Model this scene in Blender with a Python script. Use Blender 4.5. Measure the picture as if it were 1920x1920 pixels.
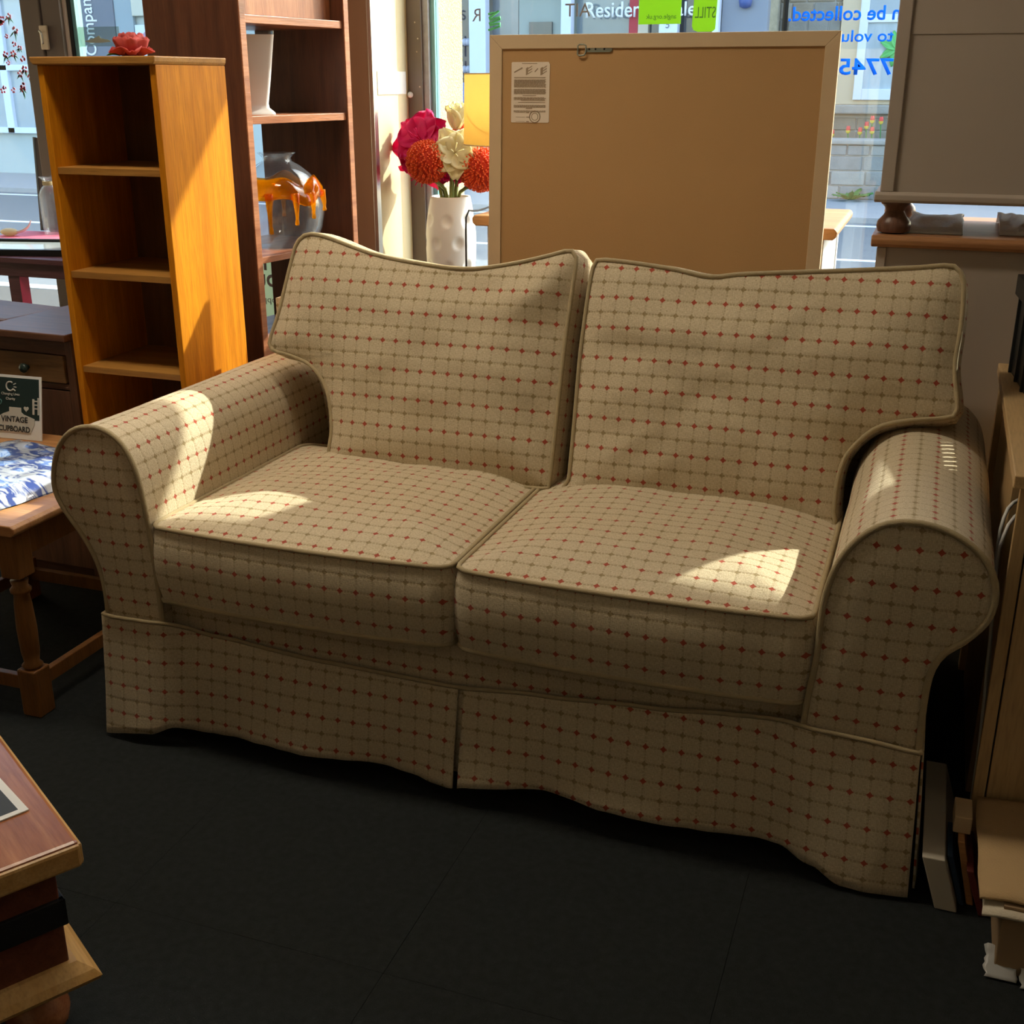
import bpy, math, random
from mathutils import Vector, Matrix, noise
R = math.radians
# ------------------------------------------------------------------ camera, sky, sun, exposure
scn = bpy.context.scene
C = scn.collection
for o in list(bpy.data.objects):
    bpy.data.objects.remove(o, do_unlink=True)
cam_d = bpy.data.cameras.new('camera')
cam_d.sensor_width = 36.0
cam_d.lens = 41.25
cam_d.clip_start = 0.05
cam = bpy.data.objects.new('camera', cam_d)
C.objects.link(cam)
cam.location = (0.796, -1.927, 1.40)
cam.rotation_euler = (R(90 - 20.17), 0, R(19.59))
scn.camera = cam

SUN = Vector((0.496, 0.623, 0.605)).normalized()      # towards the sun
w = bpy.data.worlds.new('world'); scn.world = w; w.use_nodes = True
nt = w.node_tree; nt.nodes.clear()
sky = nt.nodes.new('ShaderNodeTexSky'); sky.sky_type = 'NISHITA'; sky.sun_disc = False
sky.sun_elevation = math.asin(SUN.z); sky.sun_rotation = math.atan2(SUN.x, SUN.y)
sky.air_density = 1.0; sky.dust_density = 2.0; sky.ozone_density = 1.0
bgn = nt.nodes.new('ShaderNodeBackground'); bgn.inputs['Strength'].default_value = 0.80
on = nt.nodes.new('ShaderNodeOutputWorld')
nt.links.new(sky.outputs[0], bgn.inputs[0]); nt.links.new(bgn.outputs[0], on.inputs[0])
sd = bpy.data.lights.new('sun', 'SUN'); sd.energy = 7.5; sd.angle = R(0.55); sd.color = (1.0, 0.93, 0.80)
so = bpy.data.objects.new('sun', sd); C.objects.link(so)
so.rotation_euler = SUN.to_track_quat('Z', 'Y').to_euler(); so.location = (6, 9, 9)

vs = scn.view_settings
vs.view_transform = 'Standard'; vs.look = 'None'; vs.gamma = 1.0; vs.use_curve_mapping = False
vs.exposure = 0.22
FILL = 27.0; FILL_DIM = 1.1      # fill panels added on the unseen ceiling

# ------------------------------------------------------------------ helpers
rnd = random.Random(7)
def tag(o, label=None, cat=None, group=None, kind=None):
    if label: o['label'] = label
    if cat: o['category'] = cat
    if group: o['group'] = group
    if kind: o['kind'] = kind
    return o
def thing(name, label, cat, loc=(0, 0, 0), rz=0.0, group=None, kind=None):
    o = bpy.data.objects.new(name, None); C.objects.link(o)
    o.empty_display_size = 0.05
    o.location = loc; o.rotation_euler = (0, 0, rz)
    return tag(o, label, cat, group, kind)
def cr(pts, n, closed=True):
    """catmull-rom through pts, n samples even in arc length"""
    P = [Vector(p) for p in pts]; m = len(P); dense = []
    segs = m if closed else m - 1
    for i in range(segs):
        if closed:
            a, b, c, d = P[(i-1) % m], P[i], P[(i+1) % m], P[(i+2) % m]
        else:
            a, b, c, d = P[max(i-1, 0)], P[i], P[i+1], P[min(i+2, m-1)]
        for k in range(10):
            t = k / 10.0
            dense.append(0.5*((2*b) + (c-a)*t + (2*a-5*b+4*c-d)*t*t + (3*b-a-3*c+d)*t**3))
    dense.append(P[0].copy() if closed else P[-1].copy())
    L = [0.0]
    for i in range(1, len(dense)): L.append(L[-1] + (dense[i]-dense[i-1]).length)
    out = []; j = 0; tot = L[-1]
    cnt = n if closed else n - 1
    for i in range(n):
        s = tot * i / cnt
        while j < len(L)-2 and L[j+1] < s: j += 1
        f = (s - L[j]) / max(L[j+1]-L[j], 1e-9)
        out.append(dense[j].lerp(dense[j+1], min(max(f, 0), 1)))
    return out
class MB:
    def __init__(s): s.v = []; s.f = []; s.uv = {}
    def vert(s, p, uv=None):
        s.v.append(tuple(p))
        if uv is not None: s.uv[len(s.v)-1] = uv
        return len(s.v)-1
    def box(s, x0, x1, y0, y1, z0, z1):
        b = len(s.v)
        for z in (z0, z1):
            for (x, y) in ((x0, y0), (x1, y0), (x1, y1), (x0, y1)): s.v.append((x, y, z))
        s.f += [(b+3, b+2, b+1, b), (b+4, b+5, b+6, b+7), (b, b+1, b+5, b+4), (b+1, b+2, b+6, b+5), (b+2, b+3, b+7, b+6), (b+3, b, b+4, b+7)]
        return s
    def hexa(s, p):           # eight corners, bottom loop then top loop
        b = len(s.v); s.v += [tuple(q) for q in p]
        s.f += [(b+3, b+2, b+1, b), (b+4, b+5, b+6, b+7), (b, b+1, b+5, b+4), (b+1, b+2, b+6, b+5), (b+2, b+3, b+7, b+6), (b+3, b, b+4, b+7)]
        return s
    def bar(s, a, b, wd, ht, upv=(0, 0, 1)):
        a, b = Vector(a), Vector(b); d = (b-a).normalized(); upv = Vector(upv)
        sd_ = d.cross(upv)
        if sd_.length < 1e-4: sd_ = d.cross(Vector((1, 0, 0)))
        sd_.normalize(); u = sd_.cross(d)
        q = lambda P, i, j: P + sd_*(wd/2*i) + u*(ht/2*j)
        return s.hexa([q(a, -1, -1), q(a, 1, -1), q(b, 1, -1), q(b, -1, -1), q(a, -1, 1), q(a, 1, 1), q(b, 1, 1), q(b, -1, 1)])
    def prism(s, poly, y0, y1, ax='y'):      # polygon in xz (ax y), xy (ax z), yz (ax x)
        b = len(s.v); n = len(poly)
        for t in (y0, y1):
            for (p, q) in poly:
                s.v.append({'y': (p, t, q), 'z': (p, q, t), 'x': (t, p, q)}[ax])
        s.f.append(tuple(range(b, b+n))); s.f.append(tuple(range(b+2*n-1, b+n-1, -1)))
        for i in range(n):
            j = (i+1) % n; s.f.append((b+i, b+n+i, b+n+j, b+j))
        return s
    def lathe(s, prof, c=(0, 0, 0), seg=32, fn=None, cap=True):
        b = len(s.v); c = Vector(c)
        for i, (r, z) in enumerate(prof):
            for k in range(seg):
                a = 2*math.pi*k/seg; rr, zz = (r, z) if fn is None else fn(r, z, a)
                s.v.append((c.x+rr*math.cos(a), c.y+rr*math.sin(a), c.z+zz))
        for i in range(len(prof)-1):
            for k in range(seg):
                l = (k+1) % seg
                s.f.append((b+i*seg+k, b+i*seg+l, b+(i+1)*seg+l, b+(i+1)*seg+k))
        if cap:
            s.f.append(tuple(b+k for k in range(seg-1, -1, -1)))
            t = b+(len(prof)-1)*seg; s.f.append(tuple(t+k for k in range(seg)))
        return s
    def tube(s, pts, r, seg=8, closed=False):
        P = [Vector(p) for p in pts]; n = len(P); b = len(s.v)
        rad = r if isinstance(r, (list, tuple)) else [r]*n
        prev = None
        for i in range(n):
            if closed: d = P[(i+1) % n]-P[i-1]
            else: d = P[min(i+1, n-1)]-P[max(i-1, 0)]
            d = d.normalized() if d.length > 1e-9 else Vector((0, 0, 1))
            if prev is None:
                a = Vector((0, 0, 1)) if abs(d.z) < .9 else Vector((1, 0, 0)); e = d.cross(a).normalized()
            else:
                e = prev-d*prev.dot(d)
                e = e.normalized() if e.length > 1e-6 else d.cross(Vector((1, 0, 0))).normalized()
            prev = e; g = d.cross(e)
            for k in range(seg):
                t = 2*math.pi*k/seg; q = P[i]+(e*math.cos(t)+g*math.sin(t))*rad[i]
                s.v.append(tuple(q))
        for i in range(n if closed else n-1):
            j = (i+1) % n
            for k in range(seg):
                l = (k+1) % seg
                s.f.append((b+i*seg+k, b+i*seg+l, b+j*seg+l, b+j*seg+k))
        if not closed:
            s.f.append(tuple(b+k for k in range(seg-1, -1, -1))); t = b+(n-1)*seg; s.f.append(tuple(t+k for k in range(seg)))
        return s
    def sphere(s, c, r, seg=16, ring=10, sc=(1, 1, 1)):
        c = Vector(c); prof = []
        b = len(s.v)
        for i in range(1, ring):
            t = math.pi*i/ring
            for k in range(seg):
                a = 2*math.pi*k/seg
                s.v.append((c.x+r*sc[0]*math.sin(t)*math.cos(a), c.y+r*sc[1]*math.sin(t)*math.sin(a), c.z+r*sc[2]*math.cos(t)))
        for i in range(ring-2):
            for k in range(seg):
                l = (k+1) % seg; s.f.append((b+i*seg+k, b+(i+1)*seg+k, b+(i+1)*seg+l, b+i*seg+l))
        n = len(s.v); s.v.append((c.x, c.y, c.z+r*sc[2])); s.v.append((c.x, c.y, c.z-r*sc[2]))
        e = b+(ring-2)*seg
        for k in range(seg):
            l = (k+1) % seg; s.f.append((n, b+k, b+l)); s.f.append((n+1, e+l, e+k))
        return s
    def grid(s, fn, nu, nv, uvfn=None):
        b = len(s.v)
        for j in range(nv):
            for i in range(nu):
                a, c = i/(nu-1), j/(nv-1)
                s.vert(fn(a, c), uvfn(a, c) if uvfn else None)
        for j in range(nv-1):
            for i in range(nu-1):
                p = b+j*nu+i; s.f.append((p, p+1, p+nu+1, p+nu))
        return s
    def mesh(s, name, smooth=False):
        m = bpy.data.meshes.new(name); m.from_pydata(s.v, [], s.f); m.update()
        if s.uv:
            l = m.uv_layers.new(name='UVMap')
            for lp in m.loops: l.data[lp.index].uv = s.uv.get(lp.vertex_index, (0, 0))
        if smooth:
            for p in m.polygons: p.use_smooth = True
        return m
    def build(s, name, mat, parent=None, smooth=False, bevel=0, solid=0, auto=False, loc=None):
        m = s.mesh(name, smooth or auto)
        m.materials.append(mat)
        o = bpy.data.objects.new(name, m); C.objects.link(o)
        if parent is not None: o.parent = parent
        if loc: o.location = loc
        if bevel:
            md = o.modifiers.new('bevel', 'BEVEL'); md.width = bevel; md.segments = 2; md.limit_method = 'ANGLE'; md.angle_limit = R(40)
        if solid:
            md = o.modifiers.new('solid', 'SOLIDIFY'); md.thickness = solid; md.offset = 0
        if auto:
            md = o.modifiers.new('edges', 'EDGE_SPLIT'); md.split_angle = R(38)
        return o
def put(o, parent=None, loc=None, rz=None):          # a further object on the same mesh
    c = o.copy(); C.objects.link(c)
    c.parent = parent
    if loc is not None: c.location = loc
    if rz is not None: c.rotation_euler = (0, 0, rz)
    return c
def B(name, mat, parent, x0, x1, y0, y1, z0, z1, bevel=0.002):
    return MB().box(x0, x1, y0, y1, z0, z1).build(name, mat, parent, bevel=bevel)

# ------------------------------------------------------------------ materials
def newmat(name):
    m = bpy.data.materials.new(name); m.use_nodes = True
    return m, m.node_tree, m.node_tree.nodes['Principled BSDF']
def N(t, kind, **kw):
    n = t.nodes.new(kind)
    for k, v in kw.items(): setattr(n, k, v)
    return n
def math_(t, op, a, b=None, c=None):
    n = t.nodes.new('ShaderNodeMath'); n.operation = op
    for i, x in enumerate((a, b, c)):
        if x is None: continue
        if isinstance(x, (int, float)): n.inputs[i].default_value = x
        else: t.links.new(x, n.inputs[i])
    return n.outputs[0]
def mixc(t, fac, a, b):
    n = t.nodes.new('ShaderNodeMix'); n.data_type = 'RGBA'
    for s, x in ((n.inputs[0], fac), (n.inputs[6], a), (n.inputs[7], b)):
        if isinstance(x, (int, float)): s.default_value = x
        elif isinstance(x, tuple): s.default_value = (*x[:3], 1)
        else: t.links.new(x, s)
    return n.outputs[2]
def plain(name, col, rough=.5, var=.12, scale=14, bump=.0, bscale=120, metal=0, spec=.4, em=None, stretch=None):
    m, t, p = newmat(name)
    tc = N(t, 'ShaderNodeTexCoord'); mp = N(t, 'ShaderNodeMapping'); t.links.new(tc.outputs['Object'], mp.inputs[0])
    if stretch: mp.inputs['Scale'].default_value = stretch
    nz = N(t, 'ShaderNodeTexNoise'); nz.inputs['Scale'].default_value = scale; nz.inputs['Detail'].default_value = 5
    t.links.new(mp.outputs[0], nz.inputs['Vector'])
    a = tuple(max(c*(1-var), 0) for c in col); b = tuple(min(c*(1+var), 1) for c in col)
    t.links.new(mixc(t, nz.outputs[0], a, b), p.inputs['Base Color'])
    p.inputs['Roughness'].default_value = rough; p.inputs['Metallic'].default_value = metal
    p.inputs['Specular IOR Level'].default_value = spec
    if bump:
        n2 = N(t, 'ShaderNodeTexNoise'); n2.inputs['Scale'].default_value = bscale; n2.inputs['Detail'].default_value = 4
        t.links.new(mp.outputs[0], n2.inputs['Vector'])
        bp = N(t, 'ShaderNodeBump'); bp.inputs['Strength'].default_value = bump; bp.inputs['Distance'].default_value = .01
        t.links.new(n2.outputs[0], bp.inputs['Height']); t.links.new(bp.outputs[0], p.inputs['Normal'])
    if em:
        p.inputs['Emission Color'].default_value = (*col, 1); p.inputs['Emission Strength'].default_value = em
    return m
def wood(name, c1, c2, axis='z', rough=.4, scale=1.0, bump=.15, spec=.35):
    m, t, p = newmat(name)
    tc = N(t, 'ShaderNodeTexCoord'); mp = N(t, 'ShaderNodeMapping'); t.links.new(tc.outputs['Object'], mp.inputs[0])
    sc = {'x': (1.2, 14, 14), 'y': (14, 1.2, 14), 'z': (14, 14, 1.2)}[axis]
    mp.inputs['Scale'].default_value = tuple(s*scale for s in sc)
    n1 = N(t, 'ShaderNodeTexNoise'); n1.inputs['Scale'].default_value = 2.2; n1.inputs['Detail'].default_value = 8; n1.inputs['Distortion'].default_value = .6
    n2 = N(t, 'ShaderNodeTexNoise'); n2.inputs['Scale'].default_value = 16; n2.inputs['Detail'].default_value = 6
    t.links.new(mp.outputs[0], n1.inputs['Vector']); t.links.new(mp.outputs[0], n2.inputs['Vector'])
    r1 = N(t, 'ShaderNodeValToRGB'); r1.color_ramp.elements[0].position = .34; r1.color_ramp.elements[1].position = .68
    r1.color_ramp.elements[0].color = (*c1, 1); r1.color_ramp.elements[1].color = (*c2, 1)
    t.links.new(n1.outputs[0], r1.inputs[0])
    dark = tuple(x*.6 for x in c1)
    f = math_(t, 'MULTIPLY', math_(t, 'SUBTRACT', n2.outputs[0], .45), 1.5)
    f = math_(t, 'MAXIMUM', f, 0.0)
    t.links.new(mixc(t, f, r1.outputs[0], dark), p.inputs['Base Color'])
    p.inputs['Roughness'].default_value = rough; p.inputs['Specular IOR Level'].default_value = spec
    bp = N(t, 'ShaderNodeBump'); bp.inputs['Strength'].default_value = bump; bp.inputs['Distance'].default_value = .004
    t.links.new(n2.outputs[0], bp.inputs['Height']); t.links.new(bp.outputs[0], p.inputs['Normal'])
    return m
def glass(name, tint=(1, 1, 1), gl=.06, rough=.0):
    m = bpy.data.materials.new(name); m.use_nodes = True; t = m.node_tree; t.nodes.clear()
    o = N(t, 'ShaderNodeOutputMaterial'); tr = N(t, 'ShaderNodeBsdfTransparent'); g = N(t, 'ShaderNodeBsdfGlossy')
    tr.inputs[0].default_value = (*tint, 1); g.inputs['Roughness'].default_value = rough
    mx = N(t, 'ShaderNodeMixShader'); mx.inputs[0].default_value = gl
    t.links.new(tr.outputs[0], mx.inputs[1]); t.links.new(g.outputs[0], mx.inputs[2]); t.links.new(mx.outputs[0], o.inputs[0])
    return m
def blown(name, tint, k, veil, vf):
    """blown glass: clear through the middle, shiny at grazing angles, a little milky"""
    m = bpy.data.materials.new(name); m.use_nodes = True; t = m.node_tree; t.nodes.clear()
    o = N(t, 'ShaderNodeOutputMaterial'); tr = N(t, 'ShaderNodeBsdfTransparent'); g = N(t, 'ShaderNodeBsdfGlossy'); tl = N(t, 'ShaderNodeBsdfTranslucent')
    tr.inputs[0].default_value = (*tint, 1); g.inputs['Roughness'].default_value = .05; tl.inputs[0].default_value = (*veil, 1)
    lw = N(t, 'ShaderNodeLayerWeight'); lw.inputs[0].default_value = .35
    f = math_(t, 'ADD', math_(t, 'MULTIPLY', math_(t, 'POWER', lw.outputs['Facing'], 3.0), k), .03)
    m1 = N(t, 'ShaderNodeMixShader'); m1.inputs[0].default_value = vf; t.links.new(tr.outputs[0], m1.inputs[1]); t.links.new(tl.outputs[0], m1.inputs[2])
    mx = N(t, 'ShaderNodeMixShader'); t.links.new(f, mx.inputs[0])
    t.links.new(m1.outputs[0], mx.inputs[1]); t.links.new(g.outputs[0], mx.inputs[2]); t.links.new(mx.outputs[0], o.inputs[0])
    return m
def refr(name, col, rough=.02, ior=1.4):
    m, t, p = newmat(name)
    p.inputs['Base Color'].default_value = (*col, 1); p.inputs['Transmission Weight'].default_value = 1
    p.inputs['Roughness'].default_value = rough; p.inputs['IOR'].default_value = ior
    return m
def fabric(name):
    PX, PY = .0345, .0336
    m, t, p = newmat(name)
    uv = N(t, 'ShaderNodeUVMap'); uv.uv_map = 'UVMap'
    sp = N(t, 'ShaderNodeSeparateXYZ'); t.links.new(uv.outputs[0], sp.inputs[0])
    a = math_(t, 'DIVIDE', sp.outputs[0], PX); b = math_(t, 'DIVIDE', sp.outputs[1], PY)
    def cen(x): return math_(t, 'SUBTRACT', math_(t, 'FRACT', math_(t, 'ADD', x, 100.5)), .5)
    fx = math_(t, 'ABSOLUTE', cen(a)); fy = math_(t, 'ABSOLUTE', cen(b))
    par = math_(t, 'MODULO', math_(t, 'FLOOR', math_(t, 'ADD', b, 100.5)), 2.0)
    star = math_(t, 'ADD', math_(t, 'POWER', fx, .80), math_(t, 'POWER', fy, .80))
    dia = math_(t, 'LESS_THAN', star, .292)
    # little chained stitches along the rows and the columns
    da = math_(t, 'GREATER_THAN', math_(t, 'FRACT', math_(t, 'MULTIPLY', a, 5.0)), .38)
    db = math_(t, 'GREATER_THAN', math_(t, 'FRACT', math_(t, 'MULTIPLY', b, 5.0)), .42)
    lr = math_(t, 'MULTIPLY', math_(t, 'LESS_THAN', math_(t, 'ABSOLUTE', math_(t, 'SUBTRACT', fy, .035)), .022), da)
    lc = math_(t, 'MULTIPLY', math_(t, 'LESS_THAN', math_(t, 'ABSOLUTE', math_(t, 'SUBTRACT', fx, .03)), .018), db)
    band = math_(t, 'MAXIMUM', math_(t, 'MAXIMUM', math_(t, 'SUBTRACT', 1.0, math_(t, 'MULTIPLY', fy, 5.5)), 0.0), math_(t, 'MULTIPLY', math_(t, 'LESS_THAN', fx, .06), .45))
    # woven threads
    mp = N(t, 'ShaderNodeMapping'); t.links.new(uv.outputs[0], mp.inputs[0]); mp.inputs['Scale'].default_value = (140, 900, 1)
    n1 = N(t, 'ShaderNodeTexNoise'); n1.inputs['Scale'].default_value = 1.0; n1.inputs['Detail'].default_value = 2; t.links.new(mp.outputs[0], n1.inputs['Vector'])
    mq = N(t, 'ShaderNodeMapping'); t.links.new(uv.outputs[0], mq.inputs[0]); mq.inputs['Scale'].default_value = (900, 140, 1)
    n2 = N(t, 'ShaderNodeTexNoise'); n2.inputs['Scale'].default_value = 1.0; n2.inputs['Detail'].default_value = 2; t.links.new(mq.outputs[0], n2.inputs['Vector'])
    th = math_(t, 'MULTIPLY', math_(t, 'ADD', n1.outputs[0], n2.outputs[0]), .5)
    base = mixc(t, math_(t, 'MULTIPLY_ADD', th, 3.0, -1.0), (.47, .37, .225), (.78, .665, .475))
    c = mixc(t, math_(t, 'MULTIPLY', band, .20), base, (.36, .26, .11))
    c = mixc(t, math_(t, 'MULTIPLY', lc, .36), c, (.22, .14, .05))
    c = mixc(t, math_(t, 'MULTIPLY', lr, .52), c, (.24, .15, .05))
    dc = mixc(t, par, (.40, .055, .028), (.24, .16, .05))
    c = mixc(t, math_(t, 'MULTIPLY', dia, math_(t, 'SUBTRACT', .92, math_(t, 'MULTIPLY', par, .32))), c, dc)
    t.links.new(c, p.inputs['Base Color'])
    p.inputs['Roughness'].default_value = .95; p.inputs['Specular IOR Level'].default_value = .1
    p.inputs['Sheen Weight'].default_value = .15
    puff = math_(t, 'MINIMUM', math_(t, 'MINIMUM', fx, fy), .16)
    h = math_(t, 'MULTIPLY_ADD', puff, 2.6, math_(t, 'MULTIPLY', th, 1.1))
    bp = N(t, 'ShaderNodeBump'); bp.inputs['Strength'].default_value = .55; bp.inputs['Distance'].default_value = .004
    t.links.new(h, bp.inputs['Height']); t.links.new(bp.outputs[0], p.inputs['Normal'])
    return m
FAB = fabric('cream_diamond_fabric')
PIPE = plain('cream_piping', (.42, .33, .19), .9, .15, 60, .3, 500)
CARPET = plain('charcoal_carpet', (.026, .029, .029), .98, .35, 60, .6, 500, spec=.05)
M_OAK_Z = wood('golden_oak_upright', (.50, .165, .004), (.70, .265, .008), 'z', .6, spec=.15)
M_OAK_X = wood('golden_oak_across', (.34, .15, .03), (.46, .22, .045), 'x', .45)
M_MAH_SHADE = wood('red_mahogany_shaded', (.075, .026, .013), (.13, .047, .023), 'z', .38)  # darker copy: shade on the uprights is put into the colour
M_MAH_LIT = wood('red_mahogany_sunlit', (.26, .09, .04), (.46, .19, .09), 'x', .33)  # lighter copy: sunlight on shelves and edges is in the colour
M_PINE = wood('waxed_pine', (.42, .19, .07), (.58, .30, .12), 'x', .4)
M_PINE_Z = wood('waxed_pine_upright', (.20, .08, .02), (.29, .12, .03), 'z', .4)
M_DKWOOD = wood('dark_walnut', (.10, .045, .025), (.19, .085, .045), 'x', .4)
M_DKWOOD_Z = wood('dark_walnut_upright', (.10, .045, .025), (.18, .08, .04), 'z', .4)
M_BEECH = wood('pale_beech', (.52, .34, .16), (.62, .42, .21), 'y', .42, bump=.05)
M_BEECH_Z = wood('pale_beech_upright', (.50, .33, .15), (.60, .41, .20), 'z', .42, bump=.05)
M_CHEST = wood('polished_redwood', (.28, .085, .03), (.46, .18, .07), 'x', .25, bump=.04, spec=.5)
M_CHEST_EDGE = wood('worn_oak_edge', (.50, .27, .08), (.62, .37, .14), 'x', .35, bump=.1)
M_CHEST_DK = wood('dark_chest_panel', (.11, .03, .015), (.19, .06, .03), 'x', .35, bump=.05)
M_BLACK = plain('black_band', (.008, .008, .009), .5, .2, 20)
M_GREYPAINT = plain('taupe_paint', (.40, .33, .27), .55, .04, 6)
M_FRAMEWOOD = plain('cream_frame_wood', (.52, .38, .225), .6, .07, 9, .1, 60)
M_HARDBOARD = plain('tan_hardboard', (.41, .235, .095), .75, .05, 5, .1, 300)
M_WHITE = plain('white_matt', (.78, .77, .74), .6, .03, 8)
M_WHITEGLOSS = plain('white_ceramic', (.80, .78, .75), .3, .02, 5)
M_PAPER = plain('white_paper', (.80, .79, .76), .7, .03, 10)
M_INK = plain('dark_ink', (.03, .03, .03), .7, .1, 10)
M_INKGREY = plain('grey_ink', (.30, .22, .14), .7, .1, 10)
M_BROWN = plain('brown_aluminium', (.15, .115, .095), .45, .06, 8, metal=.2)
M_GASKET = plain('grey_gasket', (.34, .34, .36), .6, .25, 40)
M_TEAL = plain('teal_glass_edge', (.16, .36, .38), .25, .08, 20)
M_CREAM = plain('cream_paint', (.66, .57, .36), .7, .04, 4, .05, 40)
M_SHADEBROWN = plain('shaded_wall_tan', (.42, .30, .15), .7, .08, 4)  # shade on the pillar's near face put into this brown
M_PEBBLE = plain('pebbledash', (.58, .46, .26), .9, .6, 110, .9, 120)
M_WALL = plain('warm_plaster', (.62, .52, .38), .85, .05, 3)
M_CEIL = plain('ceiling_white', (.72, .68, .60), .9, .03, 3)
M_CHROME = plain('steel', (.62, .60, .56), .3, .08, 20, metal=1)
M_GUN = plain('grey_bracket', (.24, .25, .20), .4, .15, 20, metal=.7)
M_BRASSPALE = plain('pale_brass', (.62, .52, .40), .4, .1, 30, metal=.4)
M_PANE = glass('window_glass', (.93, .97, .96), .05)
M_PINK = plain('hot_pink_paint', (.83, .06, .16), .45, .05, 8)
M_PLUM = wood('plum_stain', (.10, .035, .045), (.16, .06, .07), 'x', .35)
M_BLUE = plain('sign_blue', (.02, .22, .85), .5, .03, 8)
M_LIME = plain('lime_card', (.30, .60, .05), .6, .05, 6)
M_PALEGREEN = plain('pale_green_card', (.68, .72, .50), .7, .05, 6)
M_SIGNGREY = plain('sign_grey', (.17, .18, .21), .6, .05, 5)
M_TXTWHITE = plain('lettering_white', (.85, .85, .84), .6, .02, 5)
M_STEM = plain('flower_stem', (.23, .27, .07), .6, .25, 40)
M_LEAF = plain('leaf_green', (.07, .22, .05), .6, .3, 30)
M_MAGENTA = plain('magenta_petal', (.66, .003, .15), .55, .22, 25)
M_CORAL = plain('coral_floret', (.85, .12, .03), .6, .35, 90)
M_CREAMPETAL = plain('cream_petal', (.86, .80, .55), .6, .08, 20)
M_ROSE = plain('rose_petal', (.62, .10, .09), .6, .35, 25)
M_SHADE = plain('mustard_lampshade', (.90, .70, .28), .8, .06, 30, .2, 300)
M_CABLE = plain('black_cable', (.02, .02, .02), .5, .1, 20)
M_WCABLE = plain('white_cable', (.70, .69, .66), .5, .05, 20)
M_CRATE = plain('black_plastic', (.016, .018, .017), .45, .25, 30, .1, 80)
M_TURNED = wood('turned_dark_wood', (.10, .045, .03), (.20, .10, .06), 'z', .35)
def add_tr(m, f, tint):
    """let some light through a thin sheet"""
    t = m.node_tree; p = t.nodes['Principled BSDF']; o = [n for n in t.nodes if n.type == 'OUTPUT_MATERIAL'][0]
    tl = N(t, 'ShaderNodeBsdfTranslucent'); tl.inputs[0].default_value = (*tint, 1)
    mx = N(t, 'ShaderNodeMixShader'); mx.inputs[0].default_value = f
    t.links.new(p.outputs[0], mx.inputs[1]); t.links.new(tl.outputs[0], mx.inputs[2]); t.links.new(mx.outputs[0], o.inputs[0])
add_tr(M_BLUE, .6, (.03, .35, 1.0)); add_tr(M_SHADE, .42, (1.0, .80, .34)); add_tr(M_MAGENTA, .35, (.9, .004, .20)); add_tr(M_CREAMPETAL, .4, (.95, .9, .6))
add_tr(M_PALEGREEN, .75, (.92, .97, .70)); add_tr(M_LIME, .4, (.4, .75, .06)); add_tr(M_ROSE, .25, (.7, .1, .08))

def text(name, body, mat, origin, ex, ey, width=None, height=None, parent=None, spacing=1.0, bold=0.0, depth=.0006, align='LEFT'):
    """lettering as a thin mesh laid along ex (reading direction) and ey (up)"""
    cu = bpy.data.curves.new(name, 'FONT'); cu.body = body; cu.space_character = spacing; cu.offset = bold; cu.resolution_u = 3
    ob = bpy.data.objects.new(name+'_src', cu); C.objects.link(ob)
    me = bpy.data.meshes.new_from_object(ob.evaluated_get(bpy.context.evaluated_depsgraph_get()))
    bpy.data.objects.remove(ob, do_unlink=True); bpy.data.curves.remove(cu)
    xs = [v.co.x for v in me.vertices]; ys = [v.co.y for v in me.vertices]
    x0, x1, y0, y1 = min(xs), max(xs), min(ys), max(ys)
    sx = width/(x1-x0) if width else None; sy = height/(y1-y0) if height else None
    sx = sx or sy; sy = sy or sx
    ex, ey, og = Vector(ex).normalized(), Vector(ey).normalized(), Vector(origin)
    for v in me.vertices: v.co = og + ex*((v.co.x-x0)*sx) + ey*((v.co.y-y0)*sy)
    me.materials.clear(); me.materials.append(mat)
    o = bpy.data.objects.new(name, me); C.objects.link(o)
    if parent: o.parent = parent
    md = o.modifiers.new('solid', 'SOLIDIFY'); md.thickness = depth; md.offset = 0
    return o

# ------------------------------------------------------------------ room shell
VW = 2.35
fl = B('floor', CARPET, None, -4.6, 3.0, -4.2, 2.42, -.12, -.008, 0); tag(fl, kind='structure')
T = .535
tile0 = None
ix0 = int(math.floor((-4.6-.065)/T))
for i in range(ix0, 6):
    for j in range(-8, 5):
        x, y = .065+i*T, .02+j*T
        if x > 2.9 or y > 2.38 or x < -4.6 or y+T > 2.42: continue
        if tile0 is None:
            tile0 = MB().box(.0003, T-.0003, .0003, T-.0003, -.008, 0).build('carpet_tile', CARPET, fl, bevel=.0005, loc=(x, y, 0)); o = tile0
        else: o = put(tile0, fl, (x, y, 0))
cl = B('ceiling', M_CEIL, None, -4.6, 3.0, -4.2, 2.6, 3.10, 3.2, 0); tag(cl, kind='structure')
tag(B('wall_left', M_WALL, None, -4.7, -4.6, -4.2, 2.6, -.1, 3.15, 0), kind='structure')
tag(B('wall_right', M_WALL, None, 2.9, 3.0, -4.2, 2.6, -.1, 3.15, 0), kind='structure')
tag(B('wall_back', M_WALL, None, -4.6, 3.0, -4.3, -4.2, -.1, 3.15, 0), kind='structure')
wf = MB().box(-4.6, 3.0, VW-.04, VW+.2, 2.96, 3.10)           # lintel
wf.box(-4.6, 3.0, VW-.02, VW+.2, -.1, .30)                    # low upstand
wf.box(2.76, 3.0, VW-.05, VW+.25, .30, 2.96)                  # right pier
tag(wf.build('wall_front', M_CREAM), kind='structure')
pl = thing('wall_pillar', 'cream pillar between the two shop windows', 'pillar', kind='structure')
B('pillar_core', M_CREAM, pl, -1.52, -1.125, 2.04, VW+.1, 0, 2.96, .002)
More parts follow.
